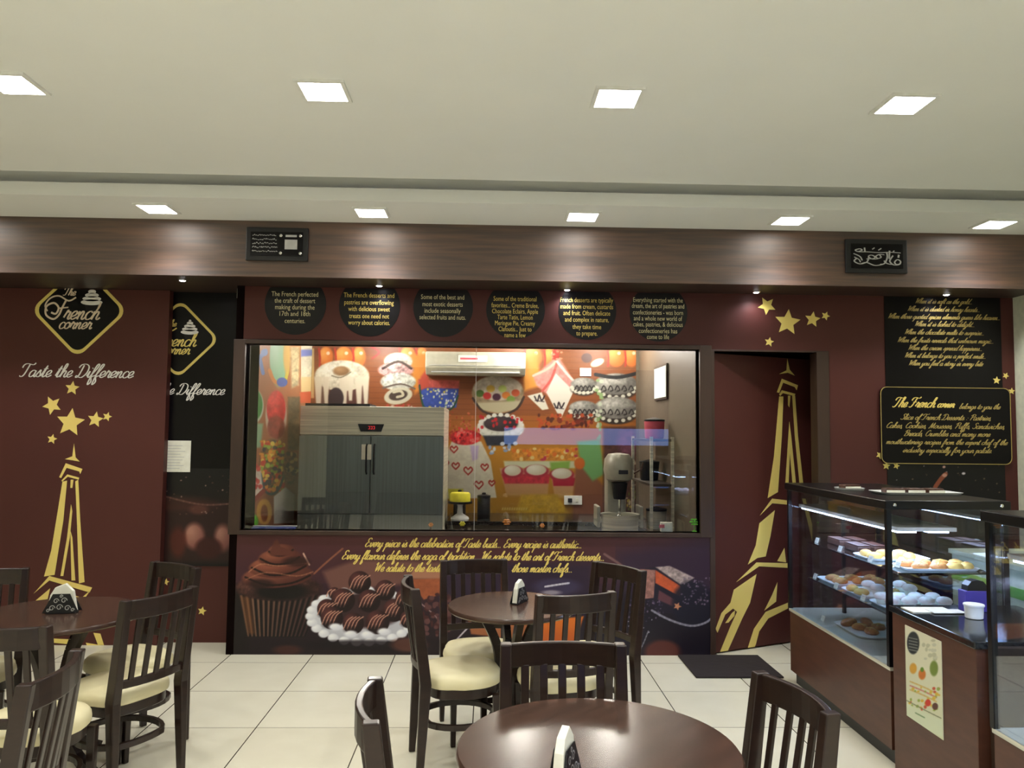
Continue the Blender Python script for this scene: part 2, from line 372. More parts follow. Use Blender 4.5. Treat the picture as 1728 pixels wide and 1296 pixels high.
# ------------------------------------------------------------------ printed pictures: ink colour kept per vertex of a fine flat mesh
def vnoise(x, y, seed=0):
    xi = np.floor(x).astype(np.int64); yi = np.floor(y).astype(np.int64); fx = x-xi; fy = y-yi
    fx = fx*fx*(3-2*fx); fy = fy*fy*(3-2*fy)
    def h(a, b):
        n = (a*374761393 + b*668265263 + seed*974711) & 0x7fffffff
        n = ((n ^ (n >> 13))*1274126177) & 0x7fffffff
        return ((n ^ (n >> 16)) & 0xffff)/65535.
    return (h(xi, yi)*(1-fx)+h(xi+1, yi)*fx)*(1-fy)+(h(xi, yi+1)*(1-fx)+h(xi+1, yi+1)*fx)*fy
class Pic:
    def __init__(s, x, y): s.x = x; s.y = y; s.c = np.zeros(x.shape+(3,)); s.nz = vnoise(x/5., y/5., 1)*.6+vnoise(x/2., y/2., 2)*.4
    def put(s, msk, a, col):
        a = np.clip(a, 0, 1)[:, None]; col = np.asarray(col, float)
        s.c[msk] = s.c[msk]*(1-a) + col*a
    def fill(s, col): s.c[:] = col
    def grad(s, y0, c0, y1, c1, box=None):
        t = np.clip((s.y-y0)/(y1-y0), 0, 1)[..., None]; g = np.array(c0)*(1-t)+np.array(c1)*t
        if box: m = (s.x > box[0]) & (s.x < box[1]) & (s.y > box[2]) & (s.y < box[3]); s.c[m] = g[m]
        else: s.c[:] = g
    def ell(s, cx, cy, rx, ry, col, col2=None, rot=0, soft=1.2, a=1, noise=0, light=(-.35, -.4), ring=None):
        R = max(rx, ry)+soft+1; m = (abs(s.x-cx) < R) & (abs(s.y-cy) < R)
        if not m.any(): return
        c, sn = math.cos(rot), math.sin(rot); dx = s.x[m]-cx; dy = s.y[m]-cy
        u = (dx*c+dy*sn)/rx; v = (-dx*sn+dy*c)/ry; r = np.sqrt(u*u+v*v)
        al = np.clip((1-r)*min(rx, ry)/soft+.5, 0, 1)
        if ring: al = al*np.clip((r-(1-ring/min(rx, ry)))*min(rx, ry)/soft+.5, 0, 1)
        cc = np.tile(np.array(col, float), (len(u), 1))
        if col2 is not None:
            t = np.clip(1.15-np.sqrt((u-light[0])**2+(v-light[1])**2), 0, 1)[:, None]; cc = cc*(1-t)+np.array(col2)*t
        if noise: cc = cc*(1+(s.nz[m][:, None]-.5)*noise)
        s.put(m, al*a, cc)
    def poly(s, pts, col, soft=1.0, a=1, noise=0, col2=None):
        xs = [p[0] for p in pts]; ys = [p[1] for p in pts]
        m = (s.x > min(xs)-2) & (s.x < max(xs)+2) & (s.y > min(ys)-2) & (s.y < max(ys)+2)
        if not m.any(): return
        x, y = s.x[m], s.y[m]; ins = np.zeros(x.shape, bool); d = np.full(x.shape, 1e9)
        for i in range(len(pts)):
            x0, y0 = pts[i]; x1, y1 = pts[(i+1) % len(pts)]
            if y0 != y1: ins ^= ((y0 > y) != (y1 > y)) & (x < (x1-x0)*(y-y0)/(y1-y0)+x0)
            L = (x1-x0)**2+(y1-y0)**2+1e-9; t = np.clip(((x-x0)*(x1-x0)+(y-y0)*(y1-y0))/L, 0, 1)
            d = np.minimum(d, np.hypot(x-x0-t*(x1-x0), y-y0-t*(y1-y0)))
        al = np.clip(np.where(ins, d, -d)/soft+.5, 0, 1); cc = np.tile(np.array(col, float), (len(x), 1))
        if col2 is not None: t = np.clip((y-min(ys))/(max(ys)-min(ys)), 0, 1)[:, None]; cc = cc*(1-t)+np.array(col2)*t
        if noise: cc = cc*(1+(s.nz[m][:, None]-.5)*noise)
        s.put(m, al*a, cc)
    def line(s, pts, w, col, a=1):
        pts = smooth_path(pts, 4)
        for (x0, y0), (x1, y1) in zip(pts[:-1], pts[1:]):
            m = (s.x > min(x0, x1)-w-1) & (s.x < max(x0, x1)+w+1) & (s.y > min(y0, y1)-w-1) & (s.y < max(y0, y1)+w+1)
            if not m.any(): continue
            x, y = s.x[m], s.y[m]; L = (x1-x0)**2+(y1-y0)**2+1e-9; t = np.clip(((x-x0)*(x1-x0)+(y-y0)*(y1-y0))/L, 0, 1)
            d = np.hypot(x-x0-t*(x1-x0), y-y0-t*(y1-y0)); s.put(m, np.clip(w/2-d+.5, 0, 1)*a, col)
    def specks(s, n, box, cols, r=(1, 2.5), seed=1):
        rd = random.Random(seed)
        for _ in range(n): s.ell(rd.uniform(box[0], box[1]), rd.uniform(box[2], box[3]), rd.uniform(*r), rd.uniform(*r), rd.choice(cols))
def print_mesh(name, corner, U, V, nu, nv, paint, parent=None, gain=1.0, m='ink'):
    """flat printed sheet: corner + a*U + b*V, nu x nv cells; paint(pic) draws in photo pixels"""
    corner, U, V = (np.array(q, float) for q in (corner, U, V))
    a, b = np.meshgrid(np.linspace(0, 1, nu+1), np.linspace(0, 1, nv+1)); a = a.ravel(); b = b.ravel()
    P = corner+a[:, None]*U+b[:, None]*V
    px, py = proj(P[:, 0], P[:, 1], P[:, 2]); pic = Pic(px, py); paint(pic)
    c = np.clip(pic.c, 0, 255)/255.; c = np.where(c <= .04045, c/12.92, ((c+.055)/1.055)**2.4)*gain
    c = np.clip(c, 0, .95)
    i = np.arange((nu)*(nv)); r = i//nu; q = i % nu; v0 = r*(nu+1)+q
    faces = np.stack([v0, v0+1, v0+nu+2, v0+nu+1], 1)
    me = bpy.data.meshes.new(name); me.vertices.add(len(P)); me.vertices.foreach_set('co', P.astype(np.float32).ravel())
    me.loops.add(faces.size); me.loops.foreach_set('vertex_index', faces.ravel().astype(np.int32))
    me.polygons.add(len(faces)); me.polygons.foreach_set('loop_start', np.arange(0, faces.size, 4, dtype=np.int32))
    me.update(calc_edges=True); me.validate()
    at = me.color_attributes.new('ink', 'FLOAT_COLOR', 'POINT')
    at.data.foreach_set('color', np.concatenate([c, np.ones((len(c), 1))], 1).astype(np.float32).ravel())
    me.materials.append(M[m]); o = bpy.data.objects.new(name, me); COL.objects.link(o)
    if parent: o.parent = parent
    return o

# ================================================================== the room shell
DW = 5.82; ZS = 2.73; YF = 5.45; ZB = 3.13; ZC = 3.25; DL = 6.13; DP = 6.05
XL, XR, YB = -5.2, 4.055, -3.6
KY = 8.2                                            # kitchen back wall
struct('floor', MB().box(XL, XR, YB, KY+.1, -.1, 0), 'floor')
c = MB().box(XL, XR, YB, 4.82, ZC, ZC+.1)
c.box(XL, XR, 4.80, 5.5, 3.42, 3.5); c.box(XL, XR, 4.80, 4.82, ZC+.1, 3.42)
c.box(XL, XR, 4.92, 5.5, ZB, 3.215); c.box(XL, XR, 5.03, 5.5, 3.215, 3.42)
struct('ceiling', c, 'ceil')
struct('trim_1', MB().box(XL, XR, YF, YF+.03, ZS, ZB+.02), 'wood')
struct('trim_2', MB().box(XL, XR, YF+.03, 6.3, ZS, ZS+.03), 'soffit')
xw0 = onY(411, 737, DW).x; xw1 = onY(1180, 745, DW).x; zw0, zw1 = .904, 2.292
xc0 = onY(386, 1000, DW).x; xd0 = onY(1206, 850, DW).x; xd1 = onY(1378, 700, DW).x; zd = onY(1290, 594, DW).z
w = MB()
w.box(xc0, xd0-.02, DW, DW+.1, 0, zw0); w.box(xc0, xd0-.02, DW, DW+.1, zw1, ZS)
w.box(xc0, xw0, DW, DW+.1, zw0, zw1); w.box(xw1, xd0-.02, DW, DW+.1, zw0, zw1)
w.box(xd0-.02, xd1+.02, DW, DW+.1, zd, ZS); w.box(xd1+.02, XR, DW, DW+.1, 0, ZS)
w.box(XL, xc0, DL, DL+.1, 0, ZS)
struct('wall_back', w, 'maroon')
struct('wall_left', MB().box(XL-.1, XL, YB, DL, 0, 3.5), 'wallpaint')
struct('wall_right', MB().box(XR, XR+.1, YB, DW+.1, 0, 3.5), 'wallpaint')
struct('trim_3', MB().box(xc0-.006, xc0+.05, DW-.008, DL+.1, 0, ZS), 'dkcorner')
# kitchen behind the window, and the passage behind the door
k = MB(); k.box(xw0-.10, xw0-.06, DW+.1, KY, 0, 2.8); k.box(xw0-.10, 1.70, KY, KY+.1, 0, 2.8)
struct('wall_kitchen', k, 'kwall')
struct('wall_kitchen_side', MB().box(1.60, 1.68, DW+.12, KY, 0, 2.8), 'kwall')
struct('ceiling_kitchen', MB().box(xw0-.10, 1.68, DW+.1, KY, 2.72, 2.8), 'ceil')
p = MB(); p.box(1.68, 2.9, KY, KY+.1, 0, 2.8); p.box(2.82, 2.9, DW+.12, KY, 0, 2.8); p.box(1.68, 2.9, DW+.1, KY, 2.72, 2.8)
struct('wall_passage', p, 'kdark')
# wall behind the camera with the open shop front, and the mall beyond
b = MB(); b.box(XL, -3.2, YB-.1, YB, 0, 3.5); b.box(3.6, XR, YB-.1, YB, 0, 3.5); b.box(-3.2, 3.6, YB-.1, YB, 2.9, 3.5)
struct('wall_front', b, 'wallpaint')
m_ = MB(); m_.box(-7, 9, -9.1, -9, -.1, 4); m_.box(-7, 9, -9, YB-.1, -.12, -.02); m_.box(-7, 9, -9, YB-.1, 4, 4.1)
struct('wall_mall', m_, 'mall')
sg = thing('shop_sign', 'long blue glowing shop window band across the mall', 'sign', (3.2, -8.9, 0))
box_ob('sign_case', 'dark', (-2.9, 2.9, -.1, 0, 1.25, 1.80), sg); box_ob('light_face', 'sign', (-2.8, 2.8, 0, .03, 1.3, 1.74), sg)

# ------------------------------------------------------------------ ceiling lights
def panel_light(label, group):
    t = thing('ceiling_light', label, 'ceiling light', group=group)
    f = MB(); s_ = .115
    for a in ((-s_, s_, -s_, -s_+.018), (-s_, s_, s_-.018, s_), (-s_, -s_+.018, -s_+.018, s_-.018), (s_-.018, s_, -s_+.018, s_-.018)): f.box(*a, -.012, 0)
    f.build('frame', 'whiteplas', t)
    MB().box(-s_+.018, s_-.018, -s_+.018, s_-.018, -.009, -.001).build('diffuser', 'led', t)
    l = bpy.data.lights.new('panel_beam', 'SPOT'); l.energy = PANEL_SPOT; l.spot_size = math.radians(118); l.spot_blend = .9
    l.shadow_soft_size = .06; l.color = (.985, .99, 1.0); o = bpy.data.objects.new('panel_beam', l); COL.objects.link(o); o.parent = t; o.location = (0, 0, -.075)
    return t
lp = panel_light('square ceiling light in the front row', 'x'); first = True
nmb = ['leftmost square ceiling light in the row on the low strip above the wooden beam', 'square light on the low ceiling strip above the plaque of small writing', 'square light on the low ceiling strip, middle one of five above the beam',
       'square light on the low ceiling strip, second from right above the beam', 'rightmost square light on the low ceiling strip above the calligraphy plaque']
def put_light(x, y, z, label, group):
    global first
    if first: o = lp; first = False; o.location = (x, y, z); o['label'] = label; o['group'] = group
    else: copy_of(lp, (x, y, z), 0, label, group)
for i in range(5): put_light(-2.25+1.435*i, 5.17, ZB, nmb[i], 'square lights on the low strip above the beam')
put_light(-2.25-1.435, 5.17, ZB, 'square light on the low ceiling strip beyond the left edge', 'square lights on the low strip above the beam')
nm2 = ['square light on the main ceiling cut by the left edge of the photo', 'second from left square light on the main ceiling', 'third from left square light on the main ceiling, right of centre', 'rightmost square light on the main ceiling']
for i in range(4): put_light(-2.185+1.387*i-(.05 if i == 0 else 0), 3.56, ZC, nm2[i], 'square lights on the main ceiling')
wash = bpy.data.lights['panel_beam'].copy(); wash.energy = 48
[setattr(o, 'data', wash) for o in COL.objects if o.type == 'LIGHT' and o.parent and o.parent.location.y > 5]
strong = bpy.data.lights['panel_beam'].copy(); strong.energy = PANEL_SPOT_BOOST  # boosted beam for unseen rows, lifts the ceiling by bounce
for yy in (1.9, .2, -1.5):
    for i in range(5):
        put_light(-3.57+1.6*i, yy, ZC, 'square light on the main ceiling behind the viewer', 'square lights behind the viewer')
        if yy < 1:
            [setattr(o, 'data', strong) for o in COL.objects if o.type == 'LIGHT' and o.parent and abs(o.parent.location.y-yy) < .01]
dl0 = None
DLL = ['pin downlight above the gap beside the black logo panel', 'pin downlight above the second text disc', 'pin downlight above the fifth text disc', 'pin downlight above the big gold star over the door', 'pin downlight above the black verse panel']
for i, (px, py) in enumerate(((308, 472), (640, 481), (957, 488), (1276, 492), (1597, 496))):
    q = onZ(px, py, ZS)
    if dl0 is None:
        dl0 = thing('downlight', 'x', 'downlight', q)
        MB().lathe([(.036, -.001), (.036, -.006), (.026, -.009), (.024, -.001)], seg=20).build('rim', 'chrome', dl0, smooth=True)
        MB().lathe([(.021, -.001), (.021, -.007), (.015, -.012)], seg=16).build('bulb', 'ledtiny', dl0, smooth=True)
        l = bpy.data.lights.new('pin_beam', 'SPOT'); l.energy = TINY_SPOT; l.spot_size = math.radians(150); l.spot_blend = 1; l.shadow_soft_size = .01; l.color = (.93, .93, 1)
        o = bpy.data.objects.new('pin_beam', l); COL.objects.link(o); o.parent = dl0; o.location = (0, 0, -.03); d = dl0
    else: d = copy_of(dl0, q)
    d['label'] = DLL[i]; d['group'] = 'pin downlights under the wooden beam'

# ------------------------------------------------------------------ wall graphics helpers
def clip_top(poly, z):
    out = []
    for i in range(len(poly)):
        a, b = poly[i], poly[(i+1) % len(poly)]
        if a[1] <= z: out.append(a)
        if (a[1] <= z) != (b[1] <= z): t = (z-a[1])/(b[1]-a[1]); out.append((a[0]+(b[0]-a[0])*t, z))
    return out
def star_poly(cx, cy, r, rot=0, inner=.47): return [(cx+math.sin(rot+i*math.pi/5)*(r if i % 2 == 0 else r*inner), cy+math.cos(rot+i*math.pi/5)*(r if i % 2 == 0 else r*inner)) for i in range(10)]
def px2(px, py, Y): q = onY(px, py, Y); return (q.x, q.z)
def stars(lst, Y, parent, dep=.002):
    for (px, py, r, rot) in lst:
        x, z = px2(px, py, Y); rr = r*Y/F
        MB().prism(star_poly(x, z, rr, rot), planeY(Y), .0002, dep).build('star', 'gold', parent)
def px_polys(name, polys, fun, parent, m='gold', d=.002):
    """flat printed shapes given as photo outlines laid on the surface; fun(px,py)->(u,v), second item is the surface frame"""
    mb = MB(); conv, fr = fun
    for pl in polys: mb.prism([conv(*p) for p in pl], fr, .0002, d)
    return mb.build(name, m, parent)
def rdiamond(cx, cz, h, r=.22, n=7):
    """diamond with rounded corners, half diagonal h"""
    out = []
    for k in range(4):
        a = math.pi/2*k; ux, uz = math.cos(a), math.sin(a); rad = h*r; cc = h-rad*math.sqrt(2)
        for i in range(n): t = a-math.pi/4+math.pi/2*i/(n-1); out.append((cx+ux*cc+math.cos(t)*rad, cz+uz*cc+math.sin(t)*rad))
    return out
def logo(pcx, pcy, s, Y, parent, zclip):
    cx, cz = px2(pcx, pcy, Y); k = Y/F*s; fr = planeY(Y)
    L = thing('logo', None, None); L.parent = parent
    MB().prism(clip_top(rdiamond(cx, cz, 74*k), zclip), fr, .0002, .002).build('logo_field', 'black', L)
    ring = MB(); a = rdiamond(cx, cz, 80*k); b_ = rdiamond(cx, cz, 73*k)
    for i in range(len(a)):
        j = (i+1) % len(a); q = clip_top([a[i], a[j], b_[j], b_[i]], zclip)
        if len(q) > 2: ring.prism(q, fr, .002, .0035)
    ring.build('logo_border', 'gold', L)
    t = MB(); f2 = lambda u, v, d: fr(u, v, .0035+d)
    script(t, 'rench', cx-26*k, cz-15*k, 14*k, f2, w=.17, cond=1.03)
    script(t, 'corner', cx-33*k, cz-31*k, 11*k, f2, w=.18, cond=1.03)
    # the flourished capital F and the small The
    ribbon(t, smooth_path([(cx+x*k, cz+y*k) for x, y in ((-52, -2), (-56, 8), (-48, 20), (-34, 24), (-18, 16), (-6, 22))], 6), 2.6*k, fr, .0036)
    ribbon(t, smooth_path([(cx+x*k, cz+y*k) for x, y in ((-22, 17), (-28, 4), (-33, -8), (-42, -15), (-54, -8), (-54, 6), (-42, 12), (-34, 4), (-38, -6), (-46, -4))], 6), 3.2*k, fr, .0036)
    ribbon(t, [(cx-34*k, cz+3*k), (cx-18*k, cz+5*k)], 2.2*k, fr, .0036)
    script(t, 'The', cx-27*k, cz+25*k, 7*k, f2, w=.2)
    t.build('logo_lettering', 'cream' if s == 1 else 'gold', L)
    c = MB(); z0 = cz+2*k; x0 = cx+20*k
    tiers = [(18, 12, 8), (15.5, 18, 7), (11.5, 24, 6.5), (6.5, 30, 6), (2.5, 35, 4)]
    for rx, zz, rz in tiers:
        q = [(x0+math.cos(i*math.pi/9)*rx*k, z0+(zz+math.sin(i*math.pi/9)*rz*.62)*k) for i in range(18)]
        q = clip_top(q, zclip)
        if len(q) > 2: c.prism(q, fr, .0035+.0002*zz*.05, .0042)
    c.build('logo_cupcake_icing', 'white', L)
    MB().prism([(x0-12*k, z0+9*k), (x0-8*k, z0-3*k), (x0+8*k, z0-3*k), (x0+12*k, z0+9*k)], fr, .0034, .0038).build('logo_cupcake_cup', 'disc', L)
    return L
def slogan(pcx, pcy, s, Y, parent):
    cx, cz = px2(pcx, pcy, Y); k = Y/F*s; t = MB(); fr = planeY(Y)
    script_fit(t, 'Taste the Difference', cx-92*k, cx+96*k, cz-112*k, 11*k, lambda u, v, d: fr(u, v, .002+d), w=.17, slant=.4)
    t.build('slogan_lettering', 'white', parent)

# ------------------------------------------------------------------ brown tower panel on the left
t = thing('tower_panel', 'maroon wall panel on the left with gold tower, stars and diamond logo', 'wall panel', (0, 0, 0))
xe = onY(279, 700, DP).x
MB().box(XL+.02, xe, DP, DL-.01, .0, ZS-.003).build('board', 'maroon', t)
tower_l = [[(450, 30), (460, 115), (485, 140), (440, 132), (395, 125), (440, 108)], [(400, 150), (502, 185), (488, 215), (482, 200), (405, 178), (372, 240), (360, 235)],
 [(410, 218), (482, 238), (478, 250), (412, 232), (378, 262), (374, 255)], [(380, 262), (408, 255), (385, 500), (332, 828), (268, 838), (312, 680), (350, 450)],
 [(430, 250), (447, 250), (440, 300), (428, 300)], [(432, 400), (440, 440), (425, 600), (385, 835), (368, 835), (408, 600)], [(428, 560), (440, 600), (458, 862), (435, 862)],
 [(458, 260), (476, 250), (488, 500), (514, 872), (480, 880), (468, 500)], [(205, 942), (300, 835), (560, 905), (545, 935), (300, 862)], [(210, 990), (305, 910), (290, 975)],
 [(500, 965), (552, 918), (515, 972)], [(370, 925), (490, 965), (480, 980), (380, 945)], [(325, 1215), (430, 1220), (425, 1250), (325, 1240)], [(522, 1240), (690, 1268), (740, 1290), (530, 1262)],
 [(568, 1180), (610, 1185), (632, 1255), (595, 1252)]]
px_polys('tower_print', [[(x/3.6, 740+y/3.6) for x, y in pl] for pl in tower_l], (lambda a, b: px2(a, b, DP), planeY(DP)), t)
stars([(122, 655, 12, .1), (88, 684, 16, 3.3), (119, 713, 24, .1), (161, 708, 13.5, .15), (181, 703, 8, .3), (88, 741, 8.5, .2)], DP, t)
logo(134, 524, 1, DP, t, ZS-.006); slogan(134, 524, 1, DP, t)

# ------------------------------------------------------------------ black logo poster with poured chocolate
def paint_choc(p):
    p.grad(480, (20, 17, 22), 760, (9, 7, 10)); p.grad(790, (9, 7, 10), 860, (26, 13, 12), (0, 400, 790, 860)); p.poly([(200, 860), (400, 845), (400, 950), (200, 950)], (44, 21, 20), soft=10)
    p.ell(300, 850, 60, 12, (70, 34, 26), soft=9, a=.7); p.line([(280, 838), (320, 848), (350, 852), (390, 850)], 3, (120, 84, 74), a=.6)
    p.ell(328, 905, 17, 22, (140, 88, 78), (178, 126, 108), soft=8); p.ell(376, 908, 14, 22, (128, 80, 72), (170, 120, 104), soft=8)
    p.ell(300, 915, 14, 26, (90, 34, 24), soft=8, a=.8); p.ell(352, 925, 22, 18, (60, 22, 20), soft=7); p.ell(335, 860, 16, 8, (86, 48, 40), soft=5)
    p.specks(26, (280, 390, 800, 870), [(160, 130, 120), (90, 60, 50)], (.6, 1.6), 3)
bp_ = thing('logo_poster', 'black glossy poster with gold diamond logo and poured chocolate, right of the tower panel', 'poster', (0, 0, 0))
a = onY(226, 948, DL-.006); b2 = onY(393, 948, DL-.006)
MB().box(a.x, xc0-.003, DL-.006, DL-.001, a.z-.03, ZS-.003).build('backing', 'black', bp_)
zb = a.z-.03
pm = print_mesh('printed_picture', (a.x, DL-.0075, zb), (xc0-.003-a.x, 0, 0), (0, 0, onY(300, 790, DL).z-zb), 175, 170, paint_choc, bp_, 1.0)
logo(303, 572, .83, DL-.006, bp_, ZS-.006); slogan(303, 572, .83, DL-.006, bp_)
q = onY(299, 770, DL-.02); nt_ = thing('paper_notice', 'small white paper notice taped on the black logo poster', 'notice', (q.x, DL-.009, q.z))
MB().box(-.1, .1, -.003, 0, -.122, .122).build('sheet', 'paper', nt_)
tl = MB()
for i in range(9): tl.box(-.08, -.08+.16*random.uniform(.6, 1), -.0038, -.0032, .08-.022*i, .084-.022*i)
tl.build('faint_lines', 'silverp', nt_)
st = thing('star_sticker', None, None)
bpy.data.objects.remove(st)
for (px, py, r) in ((341, 1031, 7.5), (280, 982, 6)):
    x, z = px2(px, py, DL); o = MB().prism(star_poly(x, z, r*DL/F, .2), planeY(DL), .0005, .002).build('star_print', 'gold')
    tag(o, 'tiny gold star low on the maroon wall ' + ('right of the chair by the left table' if px > 300 else 'seen through the back of a chair'), 'star decoration', 'tiny gold stars low on the wall')
q = onY(402, 493, DW); tag(box_ob('hinge_plate', 'paper', (xc0-.012, xc0-.002, DW+.005, DW+.03, q.z-.045, q.z+.03), bevel=.001), 'small pale metal tab at the top left of the disc panel', 'bracket')

# ------------------------------------------------------------------ upper printed discs
dp = thing('disc_panel', 'maroon header panel above the kitchen window with six black text discs', 'wall panel', (0, 0, 0))
MB().box(xc0, xd0-.02, DW-.006, DW-.0005, zw1+.035, ZS-.003).build('board', 'maroon', dp)
DISC = [(499, 514, 51.5, [('The French perfected', 497, 78), ('the craft of dessert', 508, 68), ('making during the', 519, 66), ('17th and 18th', 530, 51), ('centuries.', 542, 34)]),
 (624, 517, 51.5, [('The French desserts and', 499, 85), ('pastries are overflowing', 511, 83), ('with delicious sweet', 522, 70), ('treats one need not', 534, 67), ('worry about calories.', 545, 70)]),
 (748, 519, 50.5, [('Some of the best and', 502, 73), ('most exotic desserts', 514, 68), ('include seasonally', 525, 61), ('selected fruits and nuts.', 536, 78)]),
 (870, 523, 50, [('Some of the traditional', 505, 73), ('favorites... Creme Brulee,', 516, 80), ('Chocolate Eclairs, Apple', 526, 78), ('Tarte Tatin, Lemon', 536, 60), ('Meringue Pie, Creamy', 546, 68), ('Clafoutis... Just to', 556, 56), ('name a few', 566, 36)]),
 (991, 525, 49.5, [('French desserts are typically', 507, 90), ('made from cream, custards', 518, 90), ('and fruit. Often delicate', 529, 80), ('and complex in nature,', 540, 75), ('they take time', 552, 49), ('to prepare.', 563, 36)]),
 (1111, 528, 49.5, [('Everything started with the', 507, 85), ('dream, the art of pastries and', 517, 90), ('confectioneries - was born', 528, 86), ('and a whole new world of', 538, 83), ('cakes, pastries, & delicious', 548, 85), ('confectioneries has', 559, 66), ('come to life', 569, 38)])]
for i, (px, py, r, lines) in enumerate(DISC):
    x, z = px2(px, py, DW); rr = r*DW/F; Y = DW-.006
    poly = clip_top([(x+math.cos(a*math.pi/24)*rr, z+math.sin(a*math.pi/24)*rr) for a in range(48)], ZS-.006)
    d = MB().prism(poly, planeY(Y), .0002, .002).build('text_disc', 'disc', dp)
    tm = MB()
    for tx, y, wd in lines:
        u, v = px2(px-1, y+3.4, DW); type_line(tm, tx, u, v, 11.5*DW/F, planeY(Y), .0025, fit=wd*DW/F)
    tm.build('disc_lettering', 'paletxt' if i in (0, 2, 5) else 'goldtxt', d)

# ------------------------------------------------------------------ lower mural: cupcake, truffles, cake slices
def paint_low(p):
    p.grad(898, (84, 44, 44), 1000, (62, 34, 46)); p.grad(985, (58, 32, 44), 1085, (30, 18, 24), (0, 2000, 985, 1200))
    p.poly([(380, 985), (420, 985), (420, 1110), (380, 1110)], (24, 15, 17), soft=16)
    p.poly([(1040, 930), (1210, 905), (1210, 1110), (1040, 1110)], (46, 30, 52), soft=30, a=.8)
    p.poly([(940, 1010), (1210, 1000), (1210, 1110), (900, 1110)], (26, 18, 30), soft=24)
    p.poly([(740, 950), (1000, 950), (1000, 1040), (740, 1040)], (42, 30, 52), soft=20, a=.8)
    # tan chocolate slab behind the plate
    p.poly([(545, 965), (600, 945), (745, 948), (745, 975), (690, 985), (560, 1000)], (120, 80, 70), soft=8, a=.9); p.poly([(690, 978), (745, 975), (745, 1003), (715, 1012)], (158, 84, 52), soft=2, noise=.2)
    p.poly([(700, 958), (745, 962), (745, 976), (690, 976)], (172, 118, 92), soft=3)
    p.line([(530, 968), (552, 948), (578, 926)], 3, (136, 82, 62)); p.line([(1020, 935), (1050, 955), (1075, 975)], 4, (120, 86, 84))
    # cupcake
    p.poly([(402, 1000), (541, 1000), (512, 1076), (416, 1074)], (40, 26, 24), soft=1.5, col2=(24, 16, 16))
    for i in range(15):
        t = i/14; x0 = 405+t*132; x1 = 418+t*92
        cc = (150-70*abs(t-.15)*1.2, 112-60*abs(t-.15)*1.2, 88-40*abs(t-.15)*1.1)
        p.poly([(x0, 1004), (x0+3.6, 1004), (x1+2.2, 1074), (x1, 1074)], cc, soft=1.5, a=.75)
        p.poly([(x0+4.5, 1004), (x0+7.5, 1004), (x1+5, 1075), (x1+3, 1075)], (15, 9, 10), soft=1.5)
    p.poly([(406, 1006), (422, 1006), (430, 1070), (418, 1070)], (128, 80, 44), soft=5, a=.55)
    p.ell(470, 992, 73, 22, (58, 33, 30), (104, 66, 58), noise=.7, soft=3); p.ell(475, 998, 46, 15, (18, 12, 13), soft=7)
    def swirl(cx, cy, rx, ry, c1, c2): p.ell(cx, cy, rx, ry, c1, c2, soft=2, rot=-.08); p.line([(cx-rx*.9, cy+2), (cx-rx*.3, cy+ry*.75), (cx+rx*.4, cy+ry*.6), (cx+rx*.92, cy-1)], 3.4, (28, 14, 12), a=.9)
    swirl(468, 972, 60, 20, (88, 46, 38), (150, 88, 70)); swirl(470, 956, 50, 19, (96, 50, 40), (158, 92, 70)); swirl(472, 941, 36, 15, (88, 44, 36), (150, 88, 66)); swirl(474, 929, 22, 11, (92, 48, 38), (140, 84, 66))
    p.poly([(455, 932), (463, 913), (468, 910), (474, 922), (494, 930), (492, 938), (458, 938)], (98, 52, 42), soft=3)
    p.line([(512, 934), (517, 944), (522, 953)], 2.5, (214, 170, 150)); p.line([(420, 965), (440, 952), (470, 955), (520, 950)], 2, (184, 122, 92), a=.7); p.line([(415, 978), (450, 966), (500, 972), (528, 965)], 2, (170, 112, 84), a=.6)
    p.ell(500, 948, 22, 8, (44, 22, 20), soft=5, a=.8); p.ell(440, 985, 22, 8, (32, 18, 17), soft=5, a=.7)
    # plate of truffles
    p.ell(612, 1040, 92, 46, (196, 196, 204), (240, 240, 246), soft=2, rot=.05)
    for i in range(26): a = i/26*math.pi*2; p.ell(612+math.cos(a)*88, 1040+math.sin(a)*44, 9, 7, (226, 226, 232), (250, 250, 252), soft=2)
    p.ell(618, 1030, 62, 30, (60, 38, 40), soft=6)
    for (x, y, r) in ((564, 1001, 10), (650, 996, 17), (607, 983, 19), (579, 1013, 20), (623, 1014, 19), (665, 1030, 19), (552, 1028, 17), (560, 1043, 19), (596, 1052, 18), (637, 1050, 20), (683, 1010, 16), (690, 1045, 15)):
        p.ell(x, y, r, r*1.02, (32, 14, 16), (92, 48, 46), soft=1.2)
        for k_ in (-9, -3, 3, 9): p.line([(x+k_-r*.4, y+r*.55), (x+k_-1, y-r*.25), (x+k_+r*.45, y-r*.62)], 1.5, (206, 150, 128), a=.95)
        p.ell(x-r*.1, y+r*.62, r*.7, r*.3, (24, 10, 12), soft=4, a=.6)
    for (x, y) in ((566, 1058), (592, 1070), (620, 1071), (648, 1066)): p.ell(x, y, 11, 6, (228, 228, 236), (252, 252, 255), soft=3)
    p.ell(612, 1088, 90, 8, (20, 12, 18), soft=5, a=.8); p.ell(690, 1088, 30, 12, (112, 66, 52), soft=6, a=.7); p.ell(485, 1097, 24, 8, (92, 48, 36), soft=5, a=.6)
    # pieces between the chairs
    p.poly([(790, 1048), (905, 1050), (900, 1070), (860, 1078), (795, 1070)], (160, 96, 58), soft=3); p.poly([(908, 1048), (985, 1040), (972, 1082), (915, 1088)], (224, 118, 36), soft=3, col2=(184, 84, 30))
